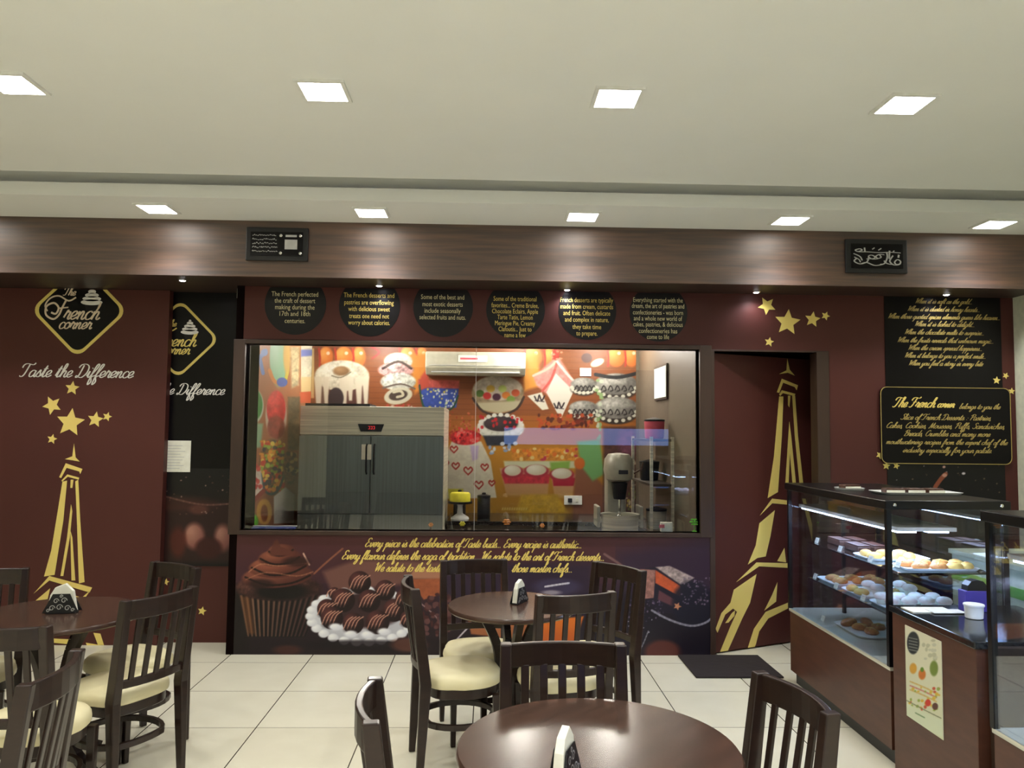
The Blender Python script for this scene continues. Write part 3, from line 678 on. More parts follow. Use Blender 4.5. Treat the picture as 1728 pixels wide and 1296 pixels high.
    p.line([(700, 1010), (735, 1040), (745, 1060)], 2, (160, 130, 130)); p.line([(770, 1080), (785, 1064), (796, 1053)], 2.5, (190, 180, 186)); p.ell(940, 990, 40, 14, (60, 50, 76), soft=6); p.line([(920, 990), (945, 986), (960, 984)], 3, (210, 204, 214), a=.9); p.ell(930, 1000, 16, 4, (200, 190, 196), soft=3, a=.6)
    p.specks(60, (700, 760, 1000, 1075), [(70, 34, 34), (96, 60, 60)], (2, 6), 5)
    # cake slices on the right
    p.poly([(1078, 961), (1106, 956), (1168, 982), (1176, 1000), (1160, 1040), (1110, 1032), (1084, 1012)], (32, 24, 40), soft=2)
    p.poly([(1080, 960), (1106, 962), (1103, 1009), (1082, 1011)], (156, 108, 98), noise=.5, soft=1.5); p.poly([(1106, 957), (1130, 955), (1172, 975), (1158, 984), (1148, 986)], (170, 150, 146), noise=.6, soft=2)
    p.poly([(1106, 962), (1148, 989), (1148, 1007), (1106, 984)], (200, 88, 48), soft=1.5, noise=.2); p.poly([(1106, 984), (1148, 1007), (1146, 1014), (1106, 992)], (30, 22, 38), soft=1); p.poly([(1112, 996), (1146, 1016), (1142, 1026), (1110, 1012)], (96, 54, 62), soft=2)
    p.ell(1168, 1020, 34, 40, (22, 20, 38), soft=8, a=.9); p.specks(70, (1150, 1200, 975, 1020), [(130, 110, 130), (90, 76, 96)], (.7, 1.8), 8); p.specks(50, (1060, 1120, 1012, 1050), [(120, 100, 124), (70, 58, 84)], (.7, 1.8), 9)
    p.poly(star_poly(1143, 1023, 7, .2), (196, 130, 96), soft=1)
    p.line([(1100, 1030), (1130, 1046), (1165, 1056), (1190, 1051), (1204, 1040)], 3.5, (150, 146, 158), a=.85); p.line([(1076, 1105), (1086, 1085), (1094, 1065)], 2, (150, 150, 156), a=.7)
    p.ell(1118, 1100, 30, 20, (96, 46, 38), soft=7, a=.9); p.specks(16, (1060, 1110, 1040, 1070), [(180, 176, 190)], (.6, 1.2), 4)
ml = thing('dessert_mural', 'dark dessert mural under the kitchen window with cupcake, truffles and gold script', 'mural', (0, 0, 0))
MB().box(xc0, xd0-.02, DW-.006, DW-.0005, 0, zw0-.03).build('board', 'maroon', ml)
print_mesh('printed_picture', (xc0, DW-.0075, .002), (xd0-.02-xc0, 0, 0), (0, 0, zw0-.034), 820, 205, paint_low, ml, 1.0)
tm = MB(); fr = planeY(DW-.0075); f_ = lambda u, v, d: fr(u, v, .0015+d)
for tx, xa, xb, yb in (('Every piece is the celebration of Taste buds... Every recipe is authentic...', 616, 984, 922.5), ('Every flavour defines the saga of tradition... We salute to the art of French desserts...', 577, 1022, 943.5),
                       ('We salute to the taste', 632, 746, 964), ('those master chefs...', 863, 968, 965)):
    u0, v0 = px2(xa, yb, DW); u1, _ = px2(xb, yb, DW); script_fit(tm, tx, u0, u1, v0, 7.4*DW/F, f_, w=.2, slant=.45, sub=3)
tm.build('script_lettering', 'goldtxt', ml)

# ------------------------------------------------------------------ kitchen window
wn = MB(); fw = onY(1200, 745, DW).x-xw1
wn.box(xw0-.085, xw0, DW-.03, DW+.11, zw0-.03, zw1+.03); wn.box(xw1, xw1+fw, DW-.03, DW+.11, zw0-.03, zw1+.03)
wn.box(xw0, xw1, DW-.03, DW+.11, zw1, zw1+.03); wn.box(xw0, xw1, DW-.03, DW+.11, zw0-.03, zw0)
win = struct('window_1', wn, 'dkframe', bevel=.003)
MB().box(xw0, xw1, DW+.03, DW+.036, zw0, zw1).build('window_glass', 'glass', win)
xs = onY(802, 740, DW+.03).x; MB().box(xs-.0015, xs+.0015, DW+.0292, DW+.0368, zw0, zw1).build('glass_joint', 'silverp', win)

# ------------------------------------------------------------------ door with the gold tower
fr_ = MB(); fr_.box(xd0-.04, xd0, DW-.015, DW+.11, 0, zd); fr_.box(xd1, xd1+.095, DW-.015, DW+.11, 0, zd+.01); fr_.box(xd0-.04, xd1+.095, DW-.012, DW+.11, zd, zd+.012)
door = struct('door_1', fr_, 'dkframe', bevel=.002)
H0 = Vector((xd0+.004, DW+.03, 0)); e = onZ(1374, 613, zd-.012); ev = Vector((e.x, e.y, 0))-H0; LW = min(ev.length, .80); ang = min(math.atan2(ev.y, ev.x), math.radians(24)); LW = ev.length
print('door leaf angle', math.degrees(ang), 'width', LW)
du = Vector((math.cos(ang), math.sin(ang), 0)); dn = Vector((math.sin(ang), -math.cos(ang), 0))
leaf_fn = lambda u, v, d: tuple(H0 + du*u + dn*d + Vector((0, 0, v)))
lf = MB().prism([(0, .01), (LW, .01), (LW, zd-.012), (0, zd-.012)], leaf_fn, -.04, 0).build('door_leaf', 'maroon', door)
def onleaf(px, py):
    r = ray(px, py); o = Vector((0, 0, HCAM)); t = (H0-o).dot(dn)/r.dot(dn); q = o+r*t
    return ((q-H0).dot(du), min(max(q.z, .012), zd-.015))
tower_r = [[(383, 95), (392, 145), (412, 168), (385, 157), (352, 162), (380, 148)], [(362, 180), (424, 205), (419, 224), (412, 212), (367, 195), (352, 234), (343, 232)], [(352, 240), (362, 224), (414, 238), (411, 247), (366, 235), (356, 246)],
 [(352, 248), (368, 248), (362, 400), (347, 615), (308, 638), (332, 480)], [(386, 245), (395, 245), (391, 290), (386, 282)], [(391, 345), (398, 400), (416, 580), (403, 580), (393, 460), (388, 580), (376, 580), (386, 420)],
 [(402, 245), (413, 245), (424, 400), (446, 600), (432, 600), (412, 400)], [(278, 705), (325, 640), (392, 648), (392, 664), (325, 658)], [(276, 735), (335, 685), (318, 785), (300, 862), (268, 868), (232, 893), (262, 820)],
 [(345, 880), (372, 830), (378, 885)], [(188, 960), (265, 885), (385, 888), (385, 906), (275, 900)], [(178, 990), (265, 930), (240, 1040), (210, 1100), (155, 1240), (125, 1245), (165, 1130), (190, 1075), (175, 1062), (145, 1085), (115, 1155), (108, 1140), (130, 1080), (165, 1040)],
 [(345, 962), (340, 1035), (295, 1070), (325, 1010)], [(232, 1238), (255, 1140), (300, 1075), (385, 1040), (385, 1062), (310, 1100), (275, 1150), (262, 1200), (258, 1238)], [(130, 1240), (385, 1236), (385, 1248), (130, 1248)],
 [(145, 1118), (170, 1080), (182, 1070), (180, 1090), (157, 1116)], [(440, 640), (452, 640), (492, 790), (500, 900), (485, 900), (478, 800)]]
px_polys('tower_print', [[(1160+x/2.275, 560+y/2.275) for x, y in pl] for pl in tower_r], (onleaf, leaf_fn), lf)
q = onleaf(1218, 880)
hd = MB(); hd.tube([leaf_fn(LW-.05, 1.0, .0), leaf_fn(LW-.05, 1.0, .045), leaf_fn(LW-.15, 1.0, .05)], .009, 8); hd.build('door_handle', 'chrome', lf, smooth=True)
b1 = onZ(1275, 596, 2.62); bt = thing('batten_light', 'thin white light tube showing above the part-open tower door', 'light', (0, 0, 0))
b1 = onY(1280, 599.5, KY-.06); b3 = onY(1362, 600, KY-.06)
MB().box(b1.x, b3.x, KY-.06, KY-.03, b1.z-.02, b1.z+.02).build('tube_cover', 'batten', bt); MB().box(b1.x-.02, b3.x+.02, KY-.03, KY-.002, b1.z-.03, b1.z+.03).build('tube_housing', 'whiteplas', bt)
tag(MB().box(1.42, 2.02, 5.28, 5.79, .001, .013).build('door_mat', 'mat', bevel=.003), 'dark rubber mat on the floor in front of the tower door', 'mat')

# ------------------------------------------------------------------ right wall graphics
sp = [('big gold star above the door, largest of its cluster', 1329, 544, 23, .1), ('gold star at the upper left of the cluster above the door', 1294, 516, 16, 3.25), ('mid-sized gold star above the door, beside the largest', 1371, 539, 14, .15),
      ('small gold star at the right end of the cluster above the door', 1393, 533, 8, .4), ('small gold star just above the door head', 1298, 577, 8.5, .2),
      ('small gold star above the right end of the framed text panel', 1681, 642, 7, .1), ('small gold star at the upper right beside the verse panel', 1697, 634, 6, .5), ('tiny orange-gold star at the top right corner of the framed text panel', 1707, 660, 6, .1),
      ('gold star at the lower left side of the framed text panel', 1484, 768, 7, .5), ('gold star under the lower left corner of the framed text panel', 1495, 786, 7, .1), ('second gold star under the framed text panel', 1512, 786, 6, .3)]
for lb, px, py, r, rot in sp:
    x, z = px2(px, py, DW); Y = DW if not (1478 < px < 1700 and py > 640) else DW-.005
    tag(MB().prism(star_poly(x, z, r*DW/F, rot), planeY(Y), .0006, .0022).build('star_print', 'gold'), lb, 'star decoration', 'gold stars on the maroon wall')
def paint_verse(p):
    p.grad(500, (22, 18, 22), 640, (12, 9, 13)); p.specks(40, (1500, 1690, 775, 860), [(120, 100, 80), (190, 180, 190), (80, 50, 40)], (.6, 1.5), 11)
    p.line([(1578, 822), (1588, 808), (1596, 800)], 7, (140, 74, 50)); p.ell(1594, 802, 4, 3, (190, 140, 120)); p.ell(1626, 799, 3, 2, (210, 200, 206)); p.ell(1593, 788, 2.5, 2, (230, 180, 170))
    p.ell(1560, 850, 50, 20, (40, 26, 26), soft=10, a=.6)
vp = thing('verse_panel', 'tall black panel on the right wall with lines of gold script', 'wall panel', (0, 0, 0))
xa = px2(1494, 640, DW)[0]; xb = px2(1691, 640, DW)[0]
MB().box(xa, xb, DW-.004, DW-.0005, .3, ZS-.003).build('board', 'black', vp)
z0 = px2(1590, 870, DW)[1]; z1 = px2(1590, 770, DW)[1]
print_mesh('printed_picture', (xa, DW-.005, z0), (xb-xa, 0, 0), (0, 0, z1-z0), 190, 96, paint_verse, vp)
tm = MB(); fr = planeY(DW-.004); f_ = lambda u, v, d: fr(u, v, .0015+d)
VS = [('When it is soft as the gold...', 1543, 1641, 512), ('When it is dusted in honey hearts...', 1530, 1654, 525), ('When those quoted spices elements guess like heaven...', 1497, 1688, 537.5), ('When it is baked to delight...', 1542, 1645, 550.5),
      ('When the chocolate melts to surprise...', 1525, 1661, 564), ('When the fruits reveals that unknown magic...', 1513, 1677, 577.5), ('When the cream spread happiness...', 1531, 1658, 590.5), ('When it belongs to you a perfect smile...', 1525, 1664, 603.5), ('When you feel a story in every bite', 1532, 1658, 616.5)]
for tx, xa_, xb_, y in VS:
    u0, v0 = px2(xa_, y, DW); u1, _ = px2(xb_, y, DW); script_fit(tm, tx, u0, u1, v0, 4.6*DW/F, f_, w=.22, slant=.7, sub=2)
tm.build('script_lettering', 'dimgold', vp)
tp = thing('text_panel', 'framed black text panel with rounded gold outline, over the verse panel', 'sign', (0, 0, 0))
A = px2(1484, 718, DW); B = px2(1703, 718, DW); C_ = px2(1590, 654, DW); D_ = px2(1590, 783, DW)
def rrect(x0, x1, y0, y1, r, n=6):
    o = []
    for cx, cy, a0 in ((x1-r, y1-r, 0), (x0+r, y1-r, 90), (x0+r, y0+r, 180), (x1-r, y0+r, 270)):
        for i in range(n): t = math.radians(a0+90*i/(n-1)); o.append((cx+math.cos(t)*r, cy+math.sin(t)*r))
    return o
Yp = DW-.022
MB().prism(rrect(A[0], B[0], D_[1], C_[1], .05), planeY(DW-.005), 0, .017).build('board', 'black', tp)
rg = MB(); o1 = rrect(A[0], B[0], D_[1], C_[1], .05); o2 = rrect(A[0]+.0045, B[0]-.0045, D_[1]+.0045, C_[1]-.0045, .047)
for i in range(len(o1)): j = (i+1) % len(o1); rg.prism([o1[i], o1[j], o2[j], o2[i]], planeY(Yp), -.002, .003)
rg.build('outline', 'dimgold', tp)
tm = MB(); hm = MB(); fr = planeY(Yp); f_ = lambda u, v, d: fr(u, v, .0015+d)
for tx, xa_, xb_, y, h, w_ in (('The French', 1504, 1576, 687, 8.5, .2), ('corner', 1578, 1608, 687.5, 6.5, .26), ('belongs to you the', 1615, 1685, 690, 4.6, .21), ('Slice of French Desserts : Pastries,', 1517, 1671, 708, 5, .21), ('Cakes, Cookies, Mousses, Puffs, Sandwiches,', 1492, 1694, 722, 5, .21),
        ('Breads, Crumbles and many more', 1522, 1668, 735.5, 5, .21), ('mouthwatering recipes from the expert chef of the', 1492, 1697, 749, 4.7, .21), ('industry especially for your palate.', 1520, 1672, 763, 4.7, .21)):
    u0, v0 = px2(xa_, y, DW); u1, _ = px2(xb_, y, DW); script_fit(hm if y < 689 else tm, tx, u0, u1, v0, h*DW/F, f_, w=w_, slant=.6, sub=3)
tm.build('script_lettering', 'dimgold', tp); hm.build('heading_lettering', 'goldtxt', tp)

# ------------------------------------------------------------------ two plaques on the beam
def plaque(name, label, px0, px1, py0, py1):
    a = onY((px0+px1)/2, (py0+py1)/2, YF-.02); w = (onY(px1, py0, YF-.02).x-onY(px0, py0, YF-.02).x)/2; h = (onY(px0, py0, YF-.02).z-onY(px0, py1, YF-.02).z)/2
    t = thing(name, label, 'plaque', (a.x, YF-.001, a.z))
    MB().box(-w, w, -.024, 0, -h, h).build('frame', 'dark', t, bevel=.006)
    MB().box(-w*.84, w*.84, -.028, -.02, -h*.72, h*.72).build('face', 'black', t)
    return t, w, h
t, w_, h_ = plaque('calligraphy_plaque', 'black framed plaque with silver calligraphy on the wooden beam', 1427, 1531, 404, 461)
cal = MB(); fr = lambda u, v, d: (u, -.0285-d, v)
# strokes traced from the plaque: units across -1..1, up -1..1
STK = [([(.98, -.55), (.80, -.62), (.72, -.45), (.84, -.25), (.97, -.40), (.90, -.62), (.70, -.66), (.55, -.5)], .034), ([(.9, .12), (.88, -.1)], .04), ([(.66, .05), (.52, -.35), (.60, -.6), (.40, -.55), (.28, -.35)], .036), ([(.52, .42), (.50, -.2)], .036),
 ([(.40, .30), (.42, -.1), (.30, -.55), (.12, -.62)], .036), ([(.30, .1), (.10, .12), (-.05, -.02), (.02, -.18), (.16, -.1), (.10, .1)], .032), ([(.05, -.2), (-.2, -.24), (-.36, -.05), (-.25, .06), (-.1, -.05), (-.15, -.2), (-.45, -.24)], .032),
 ([(.25, -.62), (-.1, -.72), (-.45, -.5), (-.72, -.62), (-.95, -.42), (-.85, -.2)], .036), ([(.98, .26), (.55, .3), (.1, .26), (-.4, .3), (-.75, .3), (-.9, .42), (-.72, .52), (-.62, .42), (-.8, .3)], .034), ([(-.52, .62), (-.5, .3)], .034), ([(-.35, -.1), (-.42, -.45), (-.65, -.62)], .034),
 ([(-.98, .16), (-.72, -.05), (-.62, -.35)], .03), ([(-.95, -.1), (-.75, -.3), (-.7, -.5)], .026), ([(.18, .58), (.05, .44)], .03), ([(-.1, .62), (-.2, .5)], .03), ([(.72, .42), (.66, .34)], .03)]
for pts, wd in STK: ribbon(cal, smooth_path([(x*w_*.78, y*h_*.78) for x, y in pts], 5), wd*w_*1.15, fr, 0, nib=True)
cal.build('calligraphy', 'silverp', t)
t, w_, h_ = plaque('writing_plaque', 'black framed plaque with small writing and four silver studs on the wooden beam', 415, 520, 384, 440)
sq = MB(); rd = random.Random(4)
for i in range(5):
    v = h_*(.5-.24*i); x = -w_*.78
    while x < -w_*.02:
        l = rd.uniform(.006, .014); ribbon(sq, smooth_path([(x, v+rd.uniform(-.003, .004)), (x+l*.5, v+rd.uniform(-.006, .008)), (x+l, v+rd.uniform(-.003, .003))], 3), .0035, fr, 0); x += l+.003
sq.build('squiggle_writing', 'silverp', t)
# the coded square itself is left out: a plain light plate stands there
box_ob('light_plate', 'silverp', (w_*.26, w_*.66, -.031, -.028, -h_*.32, h_*.26), t); box_ob('title_strip', 'silverp', (w_*.28, w_*.64, -.0295, -.028, h_*.42, h_*.55), t)
for sx in (.13, .76):
    for sz in (-.55, .5): MB().lathe([(.011, -.006), (.011, 0), (.006, .004)], seg=14).build('stud', 'chrome', t, smooth=True, loc=(0, 0, 0)).matrix_local = Matrix.Translation((w_*sx, -.030, h_*sz)) @ Matrix.Rotation(math.pi/2, 4, 'X')

# ================================================================== kitchen
def paint_kback(p):
    p.grad(575, (150, 84, 44), 700, (146, 82, 42)); p.grad(700, (168, 96, 44), 760, (196, 134, 40), (0, 2000, 700, 2000)); p.grad(760, (196, 134, 40), 880, (176, 130, 40), (0, 2000, 760, 2000))
    for i in range(14): p.line([(530, 590+i*9), (800, 592+i*9), (1075, 595+i*9)], 1, (110, 60, 32), a=.5)
    p.poly([(528, 570), (720, 570), (720, 598), (528, 598)], (120, 60, 40), soft=8, a=.6)
    for x, r in ((550, 12), (580, 15), (606, 11), (688, 14), (712, 10), (900, 15), (930, 12), (1040, 15), (1066, 12)):
        p.ell(x, 602, r, 17, (226, 120, 50), (255, 176, 90), soft=3); p.line([(x-r, 588), (x-r+2, 604), (x-r+1, 618)], 3, (196, 50, 44)); p.ell(x+r*.3, 596, 3, 3, (255, 224, 190))
    p.poly([(690, 600), (720, 596), (722, 650), (700, 665)], (222, 140, 50), soft=6); p.poly([(880, 600), (905, 596), (915, 650), (885, 660)], (226, 150, 60), soft=6); p.line([(626, 585), (640, 594), (628, 605)], 3, (170, 36, 44))
    # left vertical strip: tall tower of biscuits
    p.poly([(506, 588), (530, 588), (530, 672), (508, 672)], (236, 200, 140), soft=2)
    # bundt cake
    p.ell(578, 668, 44, 36, (86, 62, 58), soft=2); p.poly([(533, 650), (622, 650), (622, 690), (536, 690)], (104, 66, 58), soft=3)
    p.ell(577, 634, 46, 26, (226, 218, 196), (250, 246, 230), soft=2, noise=.35)
    for x0, x1, yb in ((533, 541, 690), (547, 553, 684), (575, 584, 690), (588, 594, 676), (602, 609, 690), (614, 620, 688)): p.poly([(x0-3, 636), (x1+3, 636), (x1, yb), (x0+1, yb)], (238, 228, 208), soft=2.5)
    p.ell(567, 672, 13, 18, (70, 58, 60), soft=2); p.ell(576, 626, 14, 8, (150, 116, 80), (190, 150, 110), soft=3); p.line([(560, 634), (575, 637), (592, 628)], 2, (150, 140, 120))
    # stack of dusted sponge and swirl roll
    p.ell(672, 610, 24, 15, (216, 208, 196), (240, 234, 226), soft=2, noise=.5); p.ell(668, 624, 30, 13, (196, 150, 150), (224, 190, 190), soft=2, noise=.9); p.line([(646, 622), (672, 610), (694, 622)], 4, (66, 38, 34))
    p.ell(672, 644, 30, 15, (206, 206, 196), (230, 230, 224), soft=2, noise=.6); p.line([(646, 655), (676, 648), (700, 656)], 3, (110, 96, 88)); p.ell(672, 668, 24, 14, (216, 210, 188), soft=1.5, rot=-.2); p.ell(672, 667, 16, 8.5, (76, 60, 52), soft=1.5, rot=-.2); p.line([(664, 662), (676, 660), (680, 667), (670, 670)], 4, (214, 206, 180))
    p.specks(20, (650, 700, 683, 692), [(196, 70, 60), (220, 190, 180)], (1, 3), 21)
    # blue cake
    p.poly([(706, 652), (775, 652), (770, 688), (714, 690)], (58, 84, 176), soft=2, noise=.25); p.poly([(706, 640), (775, 642), (775, 656), (706, 654)], (206, 92, 84), soft=3, noise=.4); p.poly([(710, 636), (722, 620), (724, 652), (708, 660)], (200, 80, 60), soft=4)
    p.specks(50, (710, 772, 656, 688), [(220, 230, 180), (240, 240, 250), (220, 200, 90)], (.9, 2.2), 22); p.line([(708, 650), (712, 678), (722, 690), (760, 691), (773, 668)], 3, (40, 80, 60))
    # fruit tart
    p.ell(840, 663, 44, 30, (150, 128, 96), (186, 164, 128), soft=2, noise=.3); p.ell(840, 655, 41, 21, (206, 190, 170), (236, 224, 210), soft=2, noise=.3)
    for x, y, c in ((810, 664, (90, 120, 50)), (822, 668, (206, 56, 50)), (838, 670, (80, 40, 60)), (854, 667, (224, 130, 50)), (870, 663, (206, 90, 50)), (828, 656, (230, 190, 80)), (848, 656, (206, 220, 120)), (862, 674, (120, 150, 60))): p.ell(x, y, 7, 6, c, soft=2)
    p.poly([(800, 680), (880, 676), (870, 692), (840, 698), (812, 692)], (196, 184, 150), soft=4); p.line([(798, 672), (815, 694), (845, 700), (872, 690), (884, 670)], 4, (64, 44, 36))
    # pink bow dress with white cards
    p.poly([(936, 604), (944, 604), (972, 650), (958, 668), (930, 672), (905, 650), (900, 636)], (226, 148, 140), soft=4, noise=.3); p.line([(900, 634), (925, 622), (938, 610)], 4, (236, 190, 170)); p.line([(940, 612), (930, 640), (915, 660)], 4, (206, 92, 84)); p.line([(940, 610), (956, 630), (970, 645)], 4, (246, 214, 206))
    p.ell(938, 598, 6, 10, (176, 50, 40)); p.specks(16, (930, 948, 588, 606), [(210, 60, 50), (240, 150, 120)], (1, 2.5), 23)
    p.poly([(890, 668), (914, 662), (926, 690), (915, 692)], (232, 224, 206), soft=1.5); p.poly([(922, 662), (938, 630), (968, 660), (946, 708)], (236, 228, 214), soft=1.5)
    for x, y in ((910, 672), (943, 684)): p.line([(x-8, y-3), (x-3, y+5), (x, y-5), (x+4, y+4), (x+9, y-4)], 2.4, (50, 36, 44)); p.line([(x-7, y+4), (x+8, y+6)], 1.4, (60, 40, 50))
    # black and silver cakes
    for cx, cy, s in ((1040, 650, 36), (1040, 690, 37), (984, 690, 24), (985, 650, 22)):
        p.ell(cx, cy+6, s, s*.55, (60, 50, 46), soft=3); p.ell(cx, cy-2, s, s*.5, (120, 116, 110), (190, 186, 178), soft=2, noise=.5)
        for k_ in range(9): a = math.pi*(.05+.9*k_/8); p.ell(cx+math.cos(a)*s*.92, cy+2+math.sin(a)*s*.5, 3.5, 3, (226, 222, 204), soft=1.2)
        for k_ in range(5): xx = cx-s*.7+k_*s*.32; p.line([(xx, cy+8), (xx+4, cy+1), (xx+8, cy+8), (xx+4, cy+10)], 1.8, (38, 30, 30))
    p.line([(1005, 632), (1040, 637), (1075, 630)], 6, (40, 38, 40)); p.ell(1008, 612, 12, 6, (216, 214, 190), rot=-.4); p.ell(990, 604, 9, 8, (90, 50, 46)); p.specks(22, (1004, 1016, 640, 740), [(150, 180, 120), (206, 214, 190)], (2, 4), 24)
    p.line([(985, 705), (960, 718), (930, 722)], 6, (120, 44, 30)); p.specks(60, (905, 1000, 700, 725), [(130, 50, 34), (90, 40, 30), (190, 80, 40)], (2, 4), 25)
    # black forest cake
    p.ell(845, 722, 40, 21, (224, 222, 208), soft=2, noise=.3); p.ell(845, 715, 29, 13, (58, 46, 50), (78, 64, 66), soft=1.5)
    for k_ in range(20): a = k_/20*2*math.pi; p.ell(845+math.cos(a)*35, 717+math.sin(a)*17, 4, 3.4, (238, 236, 226), soft=1)
    p.specks(16, (803, 885, 700, 722), [(200, 40, 46)], (2, 3.4), 26); p.poly([(815, 735), (875, 735), (868, 752), (822, 752)], (46, 48, 60), soft=3, noise=.5); p.specks(14, (822, 870, 748, 766), [(150, 170, 210), (206, 214, 226)], (2, 4), 27)
    p.specks(60, (745, 800, 695, 735), [(170, 60, 40), (210, 110, 80)], (1, 2), 28)
    # heart cake with red flowers
    p.poly([(762, 745), (812, 745), (828, 778), (838, 840), (752, 842), (750, 775)], (222, 214, 194), soft=2, noise=.12)
    p.ell(785, 738, 26, 13, (196, 34, 40), (226, 60, 60), soft=2, noise=.9); p.specks(30, (762, 812, 722, 748), [(220, 60, 60), (150, 20, 30), (230, 120, 110)], (1.5, 3), 29)
    def heart(x, y, s, c): p.line([(x, y+s), (x-s, y-s*.1), (x-s*.6, y-s*.8), (x, y-s*.3), (x+s*.6, y-s*.8), (x+s, y-s*.1), (x, y+s)], 2.3, c)
    for x, y, s in ((766, 758, 6), (752, 782, 5), (769, 786, 6), (790, 794, 7), (818, 788, 6), (808, 818, 7), (830, 815, 5)): heart(x, y, s, (176, 54, 44))
    p.poly([(793, 752), (808, 752), (806, 775), (797, 778)], (198, 178, 214), soft=3)
    p.poly([(756, 825), (782, 825), (780, 845), (758, 845)], (220, 214, 70), soft=2)
    # trifle pots
    p.poly([(862, 757), (975, 755), (975, 778), (865, 778)], (214, 140, 50), soft=3, noise=.5); p.specks(26, (865, 975, 757, 776), [(196, 60, 80), (240, 210, 140), (230, 120, 40)], (2, 4), 30)
    p.poly([(850, 778), (975, 778), (972, 790), (852, 790)], (214, 214, 180), soft=3); p.poly([(928, 780), (962, 778), (960, 796), (930, 796)], (140, 180, 80), soft=4)
    p.poly([(843, 790), (928, 792), (924, 838), (855, 836)], (206, 150, 130), soft=2.5, col2=(196, 150, 90)); p.poly([(930, 800), (972, 800), (966, 840), (936, 840)], (214, 150, 140), soft=2.5, col2=(196, 156, 90))
    p.poly([(846, 800), (928, 800), (926, 816), (852, 816)], (196, 52, 66), soft=2.5, noise=.4); p.poly([(932, 806), (972, 806), (968, 820), (934, 820)], (182, 36, 60), soft=2)
    for x, y, rx in ((865, 796, 14), (905, 795, 17), (948, 801, 17)): p.ell(x, y, rx+4, 11, (176, 50, 66), soft=2); p.ell(x, y-2, rx, 9, (216, 206, 180), (240, 236, 220), soft=1.5)
    p.poly([(880, 835), (940, 835), (960, 866), (870, 866)], (206, 164, 50), soft=5, noise=.25); p.poly([(972, 778), (1000, 800), (1075, 880), (965, 880)], (150, 96, 70), soft=5)
    p.poly([(974, 745), (1012, 742), (1020, 800), (1000, 812), (980, 786)], (120, 176, 110), soft=5); p.ell(978, 782, 9, 10, (214, 110, 40), soft=3)
    p.poly([(1018, 720), (1075, 720), (1075, 880), (1018, 880)], (86, 56, 50), soft=6, noise=.5); p.ell(1060, 745, 20, 22, (120, 70, 90), soft=8, noise=.6); p.specks(60, (1040, 1072, 770, 860), [(190, 170, 80), (120, 140, 60), (210, 190, 160)], (1, 3), 31)
    for i in range(11): p.poly([(847+i*4, 857), (850+i*4, 856), (849.5+i*4, 861), (846.5+i*4, 861)], (226, 200, 120), soft=1, a=.7)
def paint_kleft(p):
    p.fill((170, 100, 60)); p.grad(580, (186, 120, 76), 890, (150, 84, 56))
    p.line([(424, 592), (436, 604), (448, 592)], 7, (110, 150, 226)); p.line([(436, 602), (428, 632)], 6, (96, 136, 214)); p.line([(438, 602), (444, 630)], 6, (96, 136, 214)); p.ell(428, 595, 6, 6, (120, 160, 232)); p.ell(446, 595, 6, 6, (120, 160, 232))
    p.ell(470, 604, 15, 48, (150, 206, 170), (190, 230, 206), soft=2); p.line([(482, 590), (486, 620), (482, 640)], 5, (220, 206, 60)); p.line([(455, 625), (462, 642), (476, 650)], 6, (226, 140, 60)); p.ell(476, 645, 9, 8, (70, 100, 190)); p.ell(484, 600, 6, 30, (230, 190, 110), soft=3)
    p.poly([(490, 585), (506, 585), (504, 650), (492, 655)], (206, 190, 150), soft=4, noise=.6)
    p.poly([(508, 583), (530, 583), (530, 640), (508, 640)], (226, 222, 200), soft=1, noise=.3); p.poly([(508, 590), (530, 590), (530, 600), (508, 602)], (110, 130, 200), soft=3); p.poly([(508, 636), (530, 636), (530, 662), (508, 662)], (236, 206, 150), soft=2); p.poly([(506, 662), (530, 660), (530, 680), (506, 680)], (216, 90, 50), soft=2)
    p.ell(427, 685, 18, 30, (206, 216, 200), soft=2); p.ell(427, 683, 16, 27, (46, 140, 56), (70, 170, 76), soft=2, noise=.2); p.poly([(410, 712), (444, 715), (440, 755), (414, 758)], (150, 186, 150), soft=4)
    p.ell(466, 702, 18, 42, (206, 190, 170), soft=2); p.ell(466, 690, 16, 31, (206, 40, 44), (232, 80, 76), soft=2, noise=.4); p.ell(466, 722, 15, 20, (150, 66, 56), soft=3, noise=.4)
    p.poly([(486, 670), (506, 670), (506, 760), (486, 760)], (96, 84, 62), soft=4, noise=.8)
    p.ell(460, 788, 23, 48, (120, 90, 50), soft=2); p.specks(190, (441, 479, 745, 830), [(216, 70, 40), (230, 150, 50), (150, 180, 60), (60, 50, 70), (236, 206, 90), (196, 40, 40)], (2, 4.2), 41); p.line([(440, 800), (446, 826), (458, 834), (470, 826), (480, 800)], 4, (50, 80, 90))
    p.poly([(412, 770), (440, 790), (444, 830), (412, 860)], (226, 214, 200), soft=3, noise=.2); p.specks(26, (414, 440, 765, 830), [(196, 40, 50), (226, 90, 80)], (2, 4.5), 42)
    p.ell(490, 790, 12, 30, (120, 76, 50), soft=4, noise=.9); p.specks(20, (484, 502, 765, 800), [(220, 190, 120), (70, 40, 40)], (2, 4), 43)
    p.poly([(462, 838), (482, 822), (497, 834), (496, 882), (462, 884)], (226, 226, 226), soft=2, noise=.06); p.line([(410, 862), (425, 848), (445, 828)], 7, (150, 36, 40)); p.ell(446, 864, 13, 22, (214, 160, 70), soft=2); p.ell(446, 866, 6, 14, (140, 60, 30), soft=2)
    p.ell(428, 880, 8, 12, (100, 200, 50), soft=3, noise=.4); p.specks(20, (410, 430, 865, 890), [(230, 230, 220), (110, 210, 60)], (2, 4), 44)
km = thing('cake_mural', 'colourful cake picture mural on the kitchen back wall', 'mural', (0, 0, 0))
